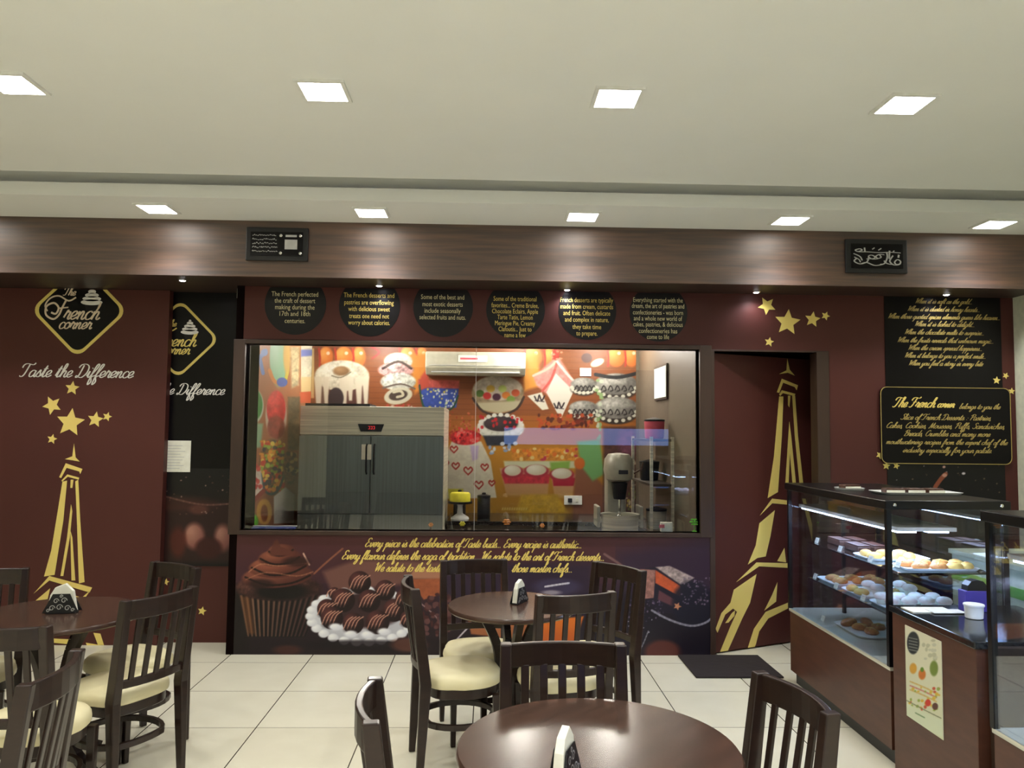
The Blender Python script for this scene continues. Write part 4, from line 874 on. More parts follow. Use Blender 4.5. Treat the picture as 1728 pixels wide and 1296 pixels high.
xk0 = xw0-.055; xk1 = onY(1073, 700, KY).x; zk0 = onY(800, 871, KY).z
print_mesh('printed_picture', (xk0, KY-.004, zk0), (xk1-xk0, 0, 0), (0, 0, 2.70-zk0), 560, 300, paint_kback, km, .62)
kl = thing('sweets_mural', 'colourful sweets picture mural on the kitchen left side wall', 'mural', (0, 0, 0))
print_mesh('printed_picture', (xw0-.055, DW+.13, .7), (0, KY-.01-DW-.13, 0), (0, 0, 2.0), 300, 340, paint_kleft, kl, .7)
# kitchen lamps, added to wash the top of the back wall
for i, (x, lb) in enumerate(((-1.15, 'first added kitchen ceiling light, above the bundt cake picture'), (.35, 'added kitchen ceiling light beside the wall air conditioner'), (1.2, 'added kitchen ceiling light above the black and silver cakes'))):
    t = thing('added_kitchen_light', lb, 'ceiling light', (x, 7.75, 2.715), group='added kitchen ceiling lights')
    box_ob('fitting', 'whiteplas', (-.16, .16, -.16, .16, -.012, 0), t); box_ob('diffuser', 'kled', (-.14, .14, -.14, .14, -.018, -.012), t)
    l = bpy.data.lights.new('kitchen_wash_beam', 'POINT'); l.energy = KITCHEN_W; l.shadow_soft_size = .1; l.color = (1, .96, .88); o = bpy.data.objects.new('kitchen_wash_beam', l); COL.objects.link(o); o.parent = t; o.location = (0, -.1, -.14)
for i, (x, lb) in enumerate(((-.9, 'added kitchen ceiling light over the floor near the window, left'), (.8, 'added kitchen ceiling light over the floor near the window, right'))):  # glowing fittings added to brighten the fridge front
    t = thing('added_kitchen_light', lb, 'ceiling light', (x, 6.45, 2.715), group='added kitchen ceiling lights')
    box_ob('fitting', 'whiteplas', (-.16, .16, -.16, .16, -.012, 0), t); box_ob('diffuser', 'kled', (-.14, .14, -.14, .14, -.018, -.012), t)
# fridge
YFR = 7.15
fx0 = onY(504, 800, YFR).x; fx1 = onY(748, 800, YFR).x; fz = onY(626, 686, YFR).z; fzh = onY(626, 735, YFR).z; fzl = onY(626, 868, YFR).z; fm = onY(625, 800, YFR).x
t = thing('steel_fridge', 'big stainless steel two-door upright fridge behind the kitchen window', 'fridge', ((fx0+fx1)/2, YFR, 0)); cx = (fx0+fx1)/2
box_ob('body', 'steel', (fx0-cx, fx1-cx, .04, .82, .12, fz), t, .004)
box_ob('header_panel', 'steel', (fx0-cx, fx1-cx, 0, .04, fzh+.004, fz), t, .004)
for a_, b_ in ((fx0-cx, fm-cx-.004), (fm-cx+.004, fx1-cx)):
    d = box_ob('door', 'steel_dk', (a_, b_, -.015, .04, fzl+.006, fzh-.004), t, .004); hx = b_-.03 if a_ < -.1 else a_+.03
    MB().tube([(hx, -.016, 1.25), (hx, -.05, 1.27), (hx, -.05, 1.5), (hx, -.016, 1.52)], .008, 8).build('handle', 'dark', d, smooth=True)
box_ob('plinth_panel', 'steel_dk', (fx0-cx, fx1-cx, -.01, .04, .14, fzl), t, .003)
dd = MB(); zz = onY(626, 722, YFR).z; dd.prism([(-.13, zz+.035), (.11, zz+.035), (.085, zz-.035), (-.105, zz-.035)], lambda u, v, d_: (u, -d_, v), 0, .006); dd.build('display', 'dark', t)
rd_ = MB()
for i in range(3): x = -.035+i*.022; rd_.box(x, x+.014, -.008, -.006, zz-.012, zz-.009); rd_.box(x, x+.014, -.008, -.006, zz+.012, zz+.015); rd_.box(x+.012, x+.015, -.008, -.006, zz-.01, zz+.014)
rd_.build('digits', 'red_led', t)
box_ob('note_sheet', 'paper', (-.09, .0, -.017, -.015, 1.38, 1.52), t)
for sx in (fx0-cx+.06, fx1-cx-.06):
    for yy in (.08, .74): MB().lathe([(.025, 0), (.025, .03), (.015, .03), (.015, .13)], (sx, yy, 0), 14).build('foot', 'dark', t, smooth=True)
tag(box_ob('black_box', 'dark', (fx0+.02, fx0+.62, YFR+.1, YFR+.5, fz+.001, fz+.028)), 'flat black tray lying on top of the steel fridge', 'tray')
# air conditioner
a0 = onY(718, 592, KY-.25); a1 = onY(887, 633, KY-.25)
t = thing('air_conditioner', 'white wall air conditioner high on the kitchen back wall', 'air conditioner', ((a0.x+a1.x)/2, KY-.006, a1.z)); hw = (a1.x-a0.x)/2; hh = a0.z-a1.z
MB().prism([(0, 0), (-.17, 0), (-.235, .07), (-.24, hh-.02), (-.2, hh), (0, hh)], lambda u, v, d: (d, u, v), -hw, hw).build('body', 'acbody', t, bevel=.008)
box_ob('louver', 'silverp', (-hw+.06, hw-.06, -.222, -.19, .02, .032), t); box_ob('grille_line', 'silverp', (-hw+.04, hw-.04, -.2425, -.239, .09, .096), t)
box_ob('sticker', 'paper', (-.18, .12, -.2425, -.2405, hh-.11, hh-.04), t); box_ob('red_stripe', 'redpink', (-.16, .02, -.2435, -.2425, hh-.085, hh-.065), t)
# worktop with things on it
cy0 = 7.45
t = thing('kitchen_counter', 'dark kitchen worktop along the back wall under the cake mural', 'counter', (0, 0, 0))
box_ob('cabinet', 'kdark', (fx1+.03, 1.58, cy0+.03, KY-.005, 0, .75), t); box_ob('worktop', 'blackstone', (fx1+.02, 1.59, cy0, KY-.005, .75, .79), t, .004)
q = onZ(772, 872, .79); t = thing('cake_stand', 'yellow-topped white pedestal stand on the worktop beside the fridge', 'cake stand', (q.x+.03, 7.66, .79))
MB().lathe([(.09, 0), (.085, .015), (.03, .05), (.025, .12), (.03, .14)], seg=24).build('foot', 'tray', t, smooth=True); MB().lathe([(.03, .14), (.12, .15), (.12, .17), (.115, .17)], seg=28).build('plate', 'dark', t, smooth=True)
MB().lathe([(.10, .17), (.10, .24), (.09, .255), (.02, .26)], seg=28).build('cake', 'yellow', t, smooth=True)
for i, px in enumerate((758, 806)):
    q = onZ(px, 874, .79); t = thing('canister', 'dark round canister on the worktop, ' + ('against the fridge' if i == 0 else 'right of the pedestal stand'), 'canister', (q.x+(.09 if i == 0 else .06), 8.02 if i == 0 else 7.72, .79))
    MB().lathe([(.06, 0), (.064, .01), (.064, .19), (.058, .2)], seg=24).build('body', 'dark', t, smooth=True); MB().lathe([(.066, .2), (.066, .225), (.02, .235), (.02, .25), (.005, .255)], seg=24).build('lid', 'dark', t, smooth=True)
def wallplate(px, py, wpx, hpx, label, cat, plug=False):
    q = onY(px, py, KY-.006); t = thing('socket_plate' if plug else 'switch_plate', label, cat, (q.x, KY-.0045, q.z)); w = wpx*KY/F/2; h = hpx*KY/F/2
    box_ob('plate', 'whiteplas', (-w, w, -.01, 0, -h, h), t, .002)
    if plug:
        box_ob('plug', 'dark', (-w*.6, -w*.15, -.05, -.01, -h*.45, h*.45), t, .003); box_ob('rocker', 'paper', (w*.3, w*.6, -.014, -.01, -h*.4, h*.4), t, .001)
    else: box_ob('rocker', 'paper', (-w*.5, w*.5, -.014, -.01, -h*.6, h*.6), t, .001)
wallplate(967, 844, 30, 15, 'white double wall socket with black plug low on the cake mural', 'socket', True); wallplate(988, 628, 19, 14, 'small white switch plate high on the cake mural', 'switch')
# planetary mixer standing on the kitchen floor
YM = 6.75; q = onY(1043, 785, YM)
t = thing('planetary_mixer', 'grey floor-standing planetary dough mixer at the right of the kitchen', 'mixer', (q.x, YM, 0)); 
g = M['mixer'] = mat('mixer_enamel', (168, 166, 152), .35, metal=.2)
MB().lathe([(.06, 1.22), (.115, 1.25), (.128, 1.33), (.12, 1.42), (.09, 1.465), (.02, 1.475)], (0, -.02, 0), 32, 1, 1.5).build('motor_head', 'mixer', t, smooth=True)
MB().box(-.085, .085, .06, .26, .1, 1.3).build('column', 'mixer', t, bevel=.03)
MB().lathe([(.05, 1.08), (.055, 1.1), (.07, 1.22), (.05, 1.23)], (0, -.08, 0), 24).build('planetary_hub', 'dark', t, smooth=True)
MB().lathe([(.06, .62), (.12, .66), (.155, .78), (.16, .94), (.168, .945), (.168, .955), (.15, .95), (.14, .8), (.1, .68), (.02, .66)], (0, -.09, 0), 36).build('bowl', 'steel', t, smooth=True)
MB().tube([(0, -.08, 1.08), (0, -.08, .95)], .012, 8).tube([(.0, -.08, .95), (.08, -.08, .86), (.06, -.08, .74), (0, -.08, .7), (-.06, -.08, .74), (-.08, -.08, .86), (0, -.08, .95)], .007, 6).build('beater', 'chrome', t, smooth=True)
MB().box(-.2, .2, -.12, .1, .88, .91).box(-.2, -.17, -.12, .1, .84, 1.02).box(.17, .2, -.12, .1, .84, 1.02).build('bowl_cradle', 'mixer', t, bevel=.008)
MB().box(-.2, .2, -.28, .3, .0, .1).build('base', 'mixer', t, bevel=.03)
box_ob('control_panel', 'dark', (-.03, .05, -.215, -.2, 1.30, 1.335), t, .003)
MB().tube([(.13, -.05, 1.3), (.19, -.08, 1.34), (.2, -.1, 1.4)], .008, 8).build('lever', 'chrome', t, smooth=True)
# lit glazed door panel and dark shelf rack on the kitchen right wall
q0 = onX(1108, 645, 1.598); q1 = onX(1127, 645, 1.598)
t = thing('light_panel', 'narrow upright white lit panel on the kitchen right wall', 'light', (1.6, (q0.y+q1.y)/2, 0)); hw = abs(q0.y-q1.y)/2
zt_ = onX(1118, 620, 1.598).z; zb_ = onX(1118, 671, 1.598).z
box_ob('frame', 'dkframe', (-.02, -.002, -hw-.02, hw+.02, zb_-.02, zt_+.02), t); box_ob('face', 'doorlight', (-.024, -.02, -hw, hw, zb_, zt_), t)
rk = thing('storage_rack', 'dark open storage rack against the kitchen right wall', 'rack', (1.46, 6.95, 0))
for yy in (-.42, .42):
    for xx in (-.08, .10): MB().box(xx-.012, xx+.012, yy-.012, yy+.012, 0, 1.62).build('post', 'steel', rk)
for z in (.35, .8, 1.2, 1.58): box_ob('shelf', 'kdark', (-.09, .11, -.43, .43, z, z+.02), rk)
for i, (yy, z, m_n, lb) in enumerate(((-.2, .82, 'steel', 'steel pot on the storage rack, lowest of three'), (.1, 1.22, 'dark', 'black pan on the storage rack, middle shelf'), (-.12, 1.60, 'redpink', 'pinkish tub on the top shelf of the storage rack'))):
    t = thing('container', lb, 'container', (1.47, 6.95+yy, z+.001)); MB().lathe([(.075, 0), (.082, .01), (.09, .15), (.086, .155)], seg=24).build('body', m_n, t, smooth=True); MB().lathe([(.092, .155), (.092, .17), (.01, .19)], seg=24).build('lid', 'dark', t, smooth=True)
# things on the window ledge
def flower(px, py, m_n, label, s=1.0):
    q = onY(px, py, DW+.07); t = thing('ledge_ornament', label, 'ornament', (q.x, DW+.07, zw0+.0005))
    MB().lathe([(.012*s, 0), (.014*s, .004), (.004, .012), (.003, .035*s)], seg=12).build('stem', 'green' if m_n == 'green' else 'choc', t, smooth=True)
    mb = MB()
    for k_ in range(6): a = k_*math.pi/3; mb.lathe([(.003, -.004), (.011*s, 0), (.009*s, .006), (.002, .01)], (math.cos(a)*.014*s, math.sin(a)*.008*s-.0, .045*s+math.sin(a)*.012*s), 10)
    mb.lathe([(.002, -.006), (.008*s, 0), (.002, .012*s)], (0, -.004, .045*s), 10); mb.build('petals', m_n, t, smooth=True)
for px, m_n, lb, s in ((727, 'orange', 'orange paper ornament on the window ledge below the fridge', .8), (780, 'yellow', 'yellow-orange ornament on the window ledge under the heart cake picture', 1.0), (855, 'orange', 'tall orange figure on the window ledge, middle of the row', 1.35), (915, 'orange', 'low orange ornament on the window ledge left of the wall socket', .8), (1172, 'green', 'bright green ornament at the right end of the window ledge', 1.6)):
    flower(px, 890, m_n, lb, s)
q = onY(1125, 890, DW+.06); t = thing('carton', 'small cream carton on the window ledge below the storage rack', 'box', (q.x, DW+.07, zw0+.0005)); box_ob('box_body', 'paper', (-.045, .045, -.02, .02, 0, .07), t, .002); box_ob('pink_label', 'redpink', (-.06, -.02, -.026, -.02, .03, .055), t)
q = onZ(460, 889, zw0); t = thing('flat_tray', 'flat blue and white tray on the window ledge at the far left', 'tray', (onY(462, 889, DW+.07).x, DW+.075, zw0+.0005)); box_ob('tray_base', 'blue', (-.16, .16, -.03, .03, 0, .012), t, .003); box_ob('tray_rim', 'tray', (-.165, .165, .02, .034, .012, .022), t, .003)

# ================================================================== furniture
def make_chair(label, group):
    t = thing('cafe_chair', label, 'chair', (0, 0, 0), 0, group); W2 = .18
    # local: sitter faces +Y, back at -Y
    def backy(z): return -.185 - max(0, z-.45)*.13 - max(0, .45-z)*.05
    for sx in (-1, 1):
        pts = [(sx*(W2), backy(z), z) for z in (0, .2, .45, .68, .90)]; mb = MB()
        n = len(pts); vs = []; ws = [.030, .040, .050, .046, .042]
        for (x, y, z), w_ in zip(pts, ws):
            for a, b_ in ((-1, -1), (1, -1), (1, 1), (-1, 1)): vs.append((x+a*w_*.42, y+b_*w_*.55, z))
        fs = [(i*4+k, i*4+(k+1) % 4, (i+1)*4+(k+1) % 4, (i+1)*4+k) for i in range(n-1) for k in range(4)]+[(3, 2, 1, 0), (n*4-4, n*4-3, n*4-2, n*4-1)]
        mb.add(vs, fs).build('rear_leg', 'chair', t, bevel=.005)
        mb = MB(); x, y = sx*.165, .165; vs = [(x+a*w_, y+b_*w_, z) for z, w_ in ((0, .013), (.38, .019)) for a, b_ in ((-1, -1), (1, -1), (1, 1), (-1, 1))]
        mb.add(vs, [(0, 1, 5, 4), (1, 2, 6, 5), (2, 3, 7, 6), (3, 0, 4, 7), (3, 2, 1, 0), (4, 5, 6, 7)]).build('front_leg', 'chair', t, bevel=.004)
    def arc(z, bulge, n=9, hw=W2): return [(hw*(-1+2*i/(n-1)), backy(z)-bulge*(1-(-1+2*i/(n-1))**2), z) for i in range(n)]
    MB().sweep(arc(.855, .045, hw=W2+.012), .022, .085).build('top_rail', 'chair', t, bevel=.005)
    MB().sweep(arc(.525, .032), .022, .036).build('lower_rail', 'chair', t, bevel=.004)
    for i in range(5):
        u = -.66+.33*i; x = W2*u; yt = backy(.815)-.045*(1-u*u); yb_ = backy(.54)-.032*(1-u*u)
        MB().beam((x, yb_, .54), (x, yt, .82), .026, .012).build('slat', 'chair', t, bevel=.003)
    # seat: rounded front, straight back
    out = []
    for i in range(40):
        a = 2*math.pi*i/40; c_, s_ = math.cos(a), math.sin(a); e = .62 if s_ < 0 else .8
        out.append((math.copysign(abs(c_)**e, c_)*(.205 if s_ >= 0 else .19), math.copysign(abs(s_)**e, s_)*(.215 if s_ > 0 else .175)))
    def loft(mb, rows):
        vs = [(x*k_, y*k_, z) for k_, z in rows for x, y in out]; n = 40; m_n = len(rows)
        return mb.add(vs, [(i*n+j, i*n+(j+1) % n, (i+1)*n+(j+1) % n, (i+1)*n+j) for i in range(m_n-1) for j in range(n)]+[tuple(range(n))[::-1], tuple((m_n-1)*n+j for j in range(n))])
    loft(MB(), [(.93, .412), (.985, .418), (1.0, .435), (.985, .455), (.93, .470), (.78, .480), (.5, .485), (.15, .487)]).build('seat', 'cushion', t, smooth=True)
    loft(MB(), [(.9, .365), (.925, .370), (.925, .412)]).build('seat_frame', 'chair', t, smooth=True)
    hp = [(.178*math.cos(a), .195*math.sin(a)+.0, .235) for a in [math.pi*2*i/28 for i in range(28)]]
    MB().sweep([(x, (y if y > -.15 else -.15-(abs(y)-.15)*.4), z) for x, y, z in hp], .02, .028, closed=True).build('ring_stretcher', 'chair', t, bevel=.003)
    return t
ch0 = make_chair('x', 'dark slat-back cafe chairs'); used = False
def place_chair(mid, f, label, sc=None):
    """mid = middle of the top rail on plan, f = facing direction"""
    global used
    l = math.hypot(*f); f = (f[0]/l, f[1]/l); x, y = mid[0]+.2435*f[0], mid[1]+.2435*f[1]; rz = math.atan2(-f[0], f[1])
    if not used: o = ch0; used = True; o.location = (x, y, 0); o.rotation_euler = (0, 0, rz); o['label'] = label
    else:
        c = copy_of(ch0, (x, y, 0), rz, label)
        if sc: c.scale = sc
place_chair((-1.495, 3.63), (-.295, .156), 'dark chair at the right of the left table, its cream seat in full view')
place_chair((-1.375, 2.54), (-1, -.11), 'dark slat-back chair nearest the viewer in the lower left corner')
place_chair((-1.86, 3.04), (.02, 1), 'dark chair in front of the left table, back to the viewer')
place_chair((-2.64, 4.19), (.35, -.93), 'dark slat-back chair behind the left table, cut by the left edge of the photo')
place_chair((-1.73, 4.38), (-.18, -.285), 'dark chair behind the left table, below the black logo poster')
place_chair((-.38, 3.92), (.305, .06), 'dark chair at the left of the middle table, seen from the side')
place_chair((-.08, 4.59), (.18, -1), 'dark chair behind the middle table under the script on the mural, facing the viewer')
place_chair((.745, 4.41), (-.271, -.197), 'dark chair at the right of the middle table, the tallest back at the right end')
place_chair((.42, 3.67), (-.08, .34), 'dark chair in front of the middle table, its back to the viewer')
place_chair((.275, 2.81), (0, -1), 'dark chair at the far side of the front table, broad top rail facing the viewer', (1.14, 1.0, 1.0))
place_chair((-.32, 2.245), (.43, .05), 'dark chair at the left of the front table, curved back seen from behind')
place_chair((.91, 2.31), (-.39, -.075), 'dark chair at the right of the front table, in front of the display counter')

def make_table(label, loc, R, rz=0):
    t = thing('round_table', label, 'table', loc, rz, 'round dark cafe tables')
    MB().lathe([(R-.02, .722), (R-.006, .725), (R, .732), (R, .742), (R-.006, .750), (.01, .750)], seg=72).build('tabletop', 'table', t, smooth=True)
    MB().lathe([(R*.5, .69), (R*.5, .722)], seg=32).build('under_plate', 'chair', t, smooth=True)
    for k_ in range(4):
        a = math.pi/4+k_*math.pi/2; dx, dy = math.cos(a), math.sin(a); sd = (-dy, dx, 0)
        mb = MB(); path = [(R*.45, .70), (R*.24, .55), (.055, .38), (.06, .26), (R*.42, .10), (R*.74, .02)]
        mb.sweep([(dx*r_, dy*r_, z) for r_, z in smooth_path(path, 4)], .04, .045, up=sd) if False else None
        pts = smooth_path(path, 4)
        for p0, p1 in zip(pts[:-1], pts[1:]): mb.beam((dx*p0[0], dy*p0[0], p0[1]), (dx*p1[0], dy*p1[0], p1[1]), .036, .045, sd)
        mb.build('leg', 'chair', t)
    MB().lathe([(.05, .24), (.062, .26), (.062, .40), (.05, .42)], seg=20).build('hub', 'chair', t, smooth=True)
    return t
make_table('small round dark table in the middle with a leaning napkin holder', (.13, 4.10, 0), .335, -.54)
make_table('large round dark table at the front, cut by the bottom edge', (.325, 2.28, 0), .41, .785)
make_table('round dark table on the left with a patterned napkin holder in front of the tower', (-2.09, 3.87, 0), .385, -1.13)

def napkin_holder(label, loc, rz, s=1.0):
    t = thing('napkin_holder', label, 'napkin holder', loc, rz, 'patterned napkin holders'); t.scale = (s,)*3
    tri = [(-.075, .004), (.075, .004), (.035, .085), (-.035, .085)]
    for sy in (-1, 1):
        pl = MB().prism(tri, lambda u, v, d: (u, sy*(.022-(v*.08))+d*sy, v), 0, .002).build('side_plate', 'dark', t)
        fl = MB(); fn = lambda u, v, d: (u, sy*(.022-(v*.08))+(.0026)*sy, v)
        for cx_, cz_, r_ in ((-.035, .025, .013), (-.005, .028, .014), (.028, .024, .013), (-.02, .055, .012), (.012, .057, .013), (-.05, .015, .008), (.05, .016, .008), (0, .075, .007)):
            ribbon(fl, [(cx_+math.cos(a*.45)*r_*(1-a*.045), cz_+math.sin(a*.45)*r_*(1-a*.045)) for a in range(17)], .0032, fn, 0)
        fl.build('scroll_pattern', 'silverp', pl)
    MB().box(-.06, .06, -.024, .024, 0, .006).build('base_plate', 'dark', t)
    nb = MB(); nb.prism([(-.06, .007), (.06, .007), (.045, .095), (.012, .128), (-.03, .112), (-.048, .08)], lambda u, v, d: (u, d*(1-v*2.5), v), -.015, .015); nb.build('napkins', 'paper', t, bevel=.002)
    return t
q = onZ(876, 1017, .75); napkin_holder('napkin holder leaning with white napkins on the middle table', (q.x, q.y, .7505), math.radians(62), .95)
q = onZ(952, 1316, .75); napkin_holder('tall white napkins in a patterned holder on the front table', (q.x, q.y+.0, .7505), math.radians(68), 1.05)
q = onZ(105, 1034, .75); napkin_holder('patterned silver napkin holder on the left table, in front of the gold tower', (q.x, q.y, .7505), math.radians(8), 1.1)

# ================================================================== display counters on the right
CX0, CX1 = 2.03, 2.66
def display_case(label, y0, y1, top=1.325, glassz=.49):
    t = thing('display_case', label, 'display case', (CX0, y0, 0)); L = y1-y0; Wd = CX1-CX0
    box_ob('base_cabinet', 'case_wood', (.01, Wd, .01, L-.01, .08, glassz-.02), t); box_ob('kickboard', 'dark', (.04, Wd, .03, L-.03, 0, .08), t)
    box_ob('deck', 'steel', (.004, Wd, .004, L-.004, glassz-.02, glassz), t, .002)
    tp_ = box_ob('top_board', 'blackmetal', (-.012, Wd+.01, -.012, L+.012, top-.045, top), t, .004)
    for xx, yy in ((.035, .0), (Wd-.04, .0)): MB().lathe([(.009, 0), (.009, .004), (.004, .006)], seg=12).build('screw_cap', 'chrome', tp_).matrix_local = Matrix.Translation((xx, -.012, top-.022)) @ Matrix.Rotation(math.pi/2, 4, 'X')
    for xx, yy in ((.0, .0), (.0, L-.025), (Wd-.025, .0), (Wd-.025, L-.025)): box_ob('corner_post', 'blackmetal', (xx, xx+.025, yy, yy+.025, glassz, top-.045), t)
    f_g = MB().box(.004, .009, .026, L-.026, glassz, top-.045).build('front_glass', 'caseglass', t)
    for yy in (.006, L-.011): MB().box(.026, Wd-.026, yy, yy+.005, glassz, top-.045).build('end_glass', 'caseglass', t)
    MB().box(Wd-.009, Wd-.004, .026, L-.026, glassz, top-.045).build('rear_glass', 'caseglass', t)
    for z in (.725, .955):
        sh = MB().box(.07, Wd-.06, .03, L-.18, z-.008, z).build('shelf', 'shelfglass', t); MB().box(.066, .07, .03, L-.18, z-.009, z+.001).build('shelf_edge', 'chrome', sh)
    MB().box(.07, .38, .03, L-.03, 1.165, 1.185).build('lamp_shelf', 'whiteplas', t)
    for xx in (.08, .25): box_ob('light_tube', 'caseled', (xx, xx+.10, .05, L-.05, 1.155, 1.165), t)
    for xx in (.3,): box_ob('shelf_bracket', 'blackmetal', (xx, xx+.02, L-.17, L-.15, glassz, 1.165), t)
    return t
Y10, Y11 = 3.90, 5.22
display_case('glass bakery display case by the tower door, with pastries on three levels', Y10, Y11)
display_case('glass display case nearest the viewer, cut by the right edge', 1.7, 3.12, top=1.355)
t = thing('service_counter', 'low wooden counter with black stone top between the two display cases', 'counter', (CX0, 3.2, 0))
box_ob('cabinet', 'case_wood', (.0, CX1-CX0, 0.0, .665, 0, .775), t, .003); box_ob('stone_top', 'blackstone', (-.012, CX1-CX0+.01, -.012, .675, .776, .806), t, .004)
box_ob('infill_panel', 'dkframe', (.05, CX1-CX0-.05, -.045, -.006, 0, .79), t)
# poster on the counter
pz = lambda px, py: onX(px, py, CX0-.004)
p1, p2, p3 = pz(1527, 1054), pz(1588, 1083), pz(1530, 1207)
def paint_poster(p):
    p.fill((222, 220, 190)); p.grad(1050, (226, 222, 196), 1240, (210, 212, 176))
    p.ell(1541, 1085, 10.5, 19, (40, 46, 50), soft=1.5)
    for i in range(5): p.line([(1534, 1076+i*5), (1548, 1079+i*5)], 1.2, (200, 204, 190), a=.7)
    p.specks(14, (1558, 1580, 1080, 1112), [(190, 190, 160), (200, 200, 176)], (2, 4), 51)
    p.ell(1576, 1128, 7, 13, (120, 140, 60), soft=2); p.ell(1541, 1128, 6, 9, (214, 160, 60), soft=2); p.ell(1556, 1138, 6, 9, (210, 120, 40), soft=2); p.ell(1556, 1130, 3, 4, (110, 150, 50))
    for i in range(3): p.line([(1536, 1150+i*7), (1560, 1160+i*7), (1580, 1170+i*7)], 2.5, (206, 176, 96) if i != 1 else (196, 120, 110), a=.8)
    p.specks(30, (1535, 1585, 1160, 1200), [(214, 180, 60), (200, 90, 60), (150, 170, 70)], (1.5, 3.2), 52); p.ell(1566, 1186, 5, 6, (206, 60, 40)); p.ell(1578, 1192, 5, 6, (90, 50, 40))
    p.line([(1530, 1182), (1560, 1198), (1588, 1212)], 1.5, (120, 130, 90)); p.poly([(1528, 1186), (1590, 1216), (1590, 1244), (1528, 1212)], (214, 222, 190), soft=2); p.line([(1545, 1203), (1560, 1211)], 2, (120, 150, 100))
po = thing('poster', 'cream paper poster with round black badge and fruit pictures on the wooden counter side', 'poster', (0, 0, 0))
MB().box(CX0-.0035, CX0-.001, p2.y, p1.y, (p3.z), (p1.z+p2.z)/2).build('sheet', 'paper', po)
print_mesh('printed_picture', (CX0-.0042, p1.y, p3.z), (0, p2.y-p1.y, 0), (0, 0, (p1.z+p2.z)/2-p3.z), 60, 150, paint_poster, po)
# things on the counter
q = onZ(1652, 1050, .806); x, y = min(q.x, CX1-.06), q.y
t = thing('round_tub', 'white round tub on the black stone counter', 'tub', (2.28, 3.60, .8065)); MB().lathe([(.034, 0), (.038, .003), (.041, .055), (.043, .06), (.043, .066), (.01, .07)], seg=28).build('tub_body', 'whiteplas', t, smooth=True); MB().lathe([(.045, .058), (.045, .064)], seg=28).build('lid_rim', 'tray', t, smooth=True)
t = thing('purple_box', 'purple box with a rounded black top on the counter behind the white tub', 'box', (2.375, 3.75, .8065)); box_ob('box_body', 'purple', (-.06, .07, -.03, .03, 0, .10), t, .004)
MB().prism([(-.045, .10), (.055, .10), (.052, .125), (.035, .145), (.005, .152), (-.025, .145), (-.042, .125)], lambda u, v, d: (u, d, v), -.025, .025).build('rounded_top', 'dark', t)
t = thing('paper_sheets', 'white sheets of paper on the near left part of the counter top', 'paper', (2.155, 3.76, .8065)); MB().box(-.11, .1, -.06, .05, 0, .004).build('lower_sheet', 'paper', t); MB().box(-.02, .14, -.085, -.01, .004, .007).build('upper_sheet', 'whiteplas', t)
# ---- food
def bun(m_n, name, rx, ry, h, seg=18):
    mb = MB(); prof = [(1.0*.8, 0), (1, .25*h), (.98, .5*h), (.75, .85*h), (.4, h), (.05, 1.03*h)]
    mb.lathe([(r_, z) for r_, z in prof], seg=seg, sx=rx, sy=ry); return mb
def plate(label, loc, rx, ry, cat='tray'):
    t = thing('serving_tray', label, cat, loc); box = MB()
    out = rrect(-rx, rx, -ry, ry, min(rx, ry)*.4); n = len(out)
    vs = [(x*k_, y*k_, z) for k_, z in ((.9, 0), (.94, .002), (1.0, .014), (.985, .014), (.92, .004)) for x, y in out]
    box.add(vs, [(i*n+j, i*n+(j+1) % n, (i+1)*n+(j+1) % n, (i+1)*n+j) for i in range(4) for j in range(n)]+[tuple(range(n))[::-1], tuple(4*n+j for j in range(n))]).build('dish', 'tray', t, smooth=True)
    return t
FOOD = {}
def food(kind, loc, label, group, rz=0):
    if kind not in FOOD:
        t = thing({'puff': 'puff_pastry', 'bun': 'sweet_bun', 'loaf': 'long_cake', 'cup': 'iced_cake', 'cake': 'chocolate_cake', 'roll': 'sausage_roll'}[kind], label, {'puff': 'pastry', 'bun': 'bun', 'loaf': 'cake', 'cup': 'cake', 'cake': 'cake', 'roll': 'pastry'}[kind], loc, rz, group)
        if kind == 'puff':
            bun('bread', 'b', .048, .04, .032).build('crust', 'bread', t, smooth=True); MB().tube([(-.03, -.02, .026), (0, 0, .034), (.03, .02, .026)], .004, 6).tube([(-.03, .02, .026), (0, 0, .034), (.03, -.02, .026)], .004, 6).build('glazed_twist', 'bun', t, smooth=True)
        elif kind == 'bun': bun('bun', 'b', .045, .034, .034).build('dough', 'bun', t, smooth=True); MB().lathe([(.014, .031), (.012, .036), (.002, .037)], seg=12).build('topping', 'bread', t, smooth=True)
        elif kind == 'loaf':
            MB().box(-.04, .04, -.09, .09, 0, .035).build('sponge', 'choc', t, bevel=.008); MB().box(-.038, .038, -.088, .088, .036, .042).build('glaze', 'case_wood', t, bevel=.003)
        elif kind == 'cup': MB().lathe([(.024, 0), (.033, .028)], seg=18).build('paper_cup', 'paper', t, smooth=True); MB().lathe([(.034, .026), (.040, .034), (.039, .044), (.032, .053), (.020, .059), (.004, .062)], seg=18).build('icing', 'icing', t, smooth=True)
        elif kind == 'cake': MB().box(-.05, .05, -.035, .035, 0, .028).build('slice_body', 'choc', t, bevel=.006); MB().box(-.052, .052, -.037, -.0355, 0, .018).build('paper_band', 'paper', t)
        elif kind == 'roll': bun('b', 'b', .07, .03, .04).build('crust', 'bread', t, smooth=True); MB().lathe([(.008, .03), (.006, .042)], seg=8).build('seed_cluster', 'bun', t)
        FOOD[kind] = t; return t
    return copy_of(FOOD[kind], loc, rz, label, group)
tagc0 = None
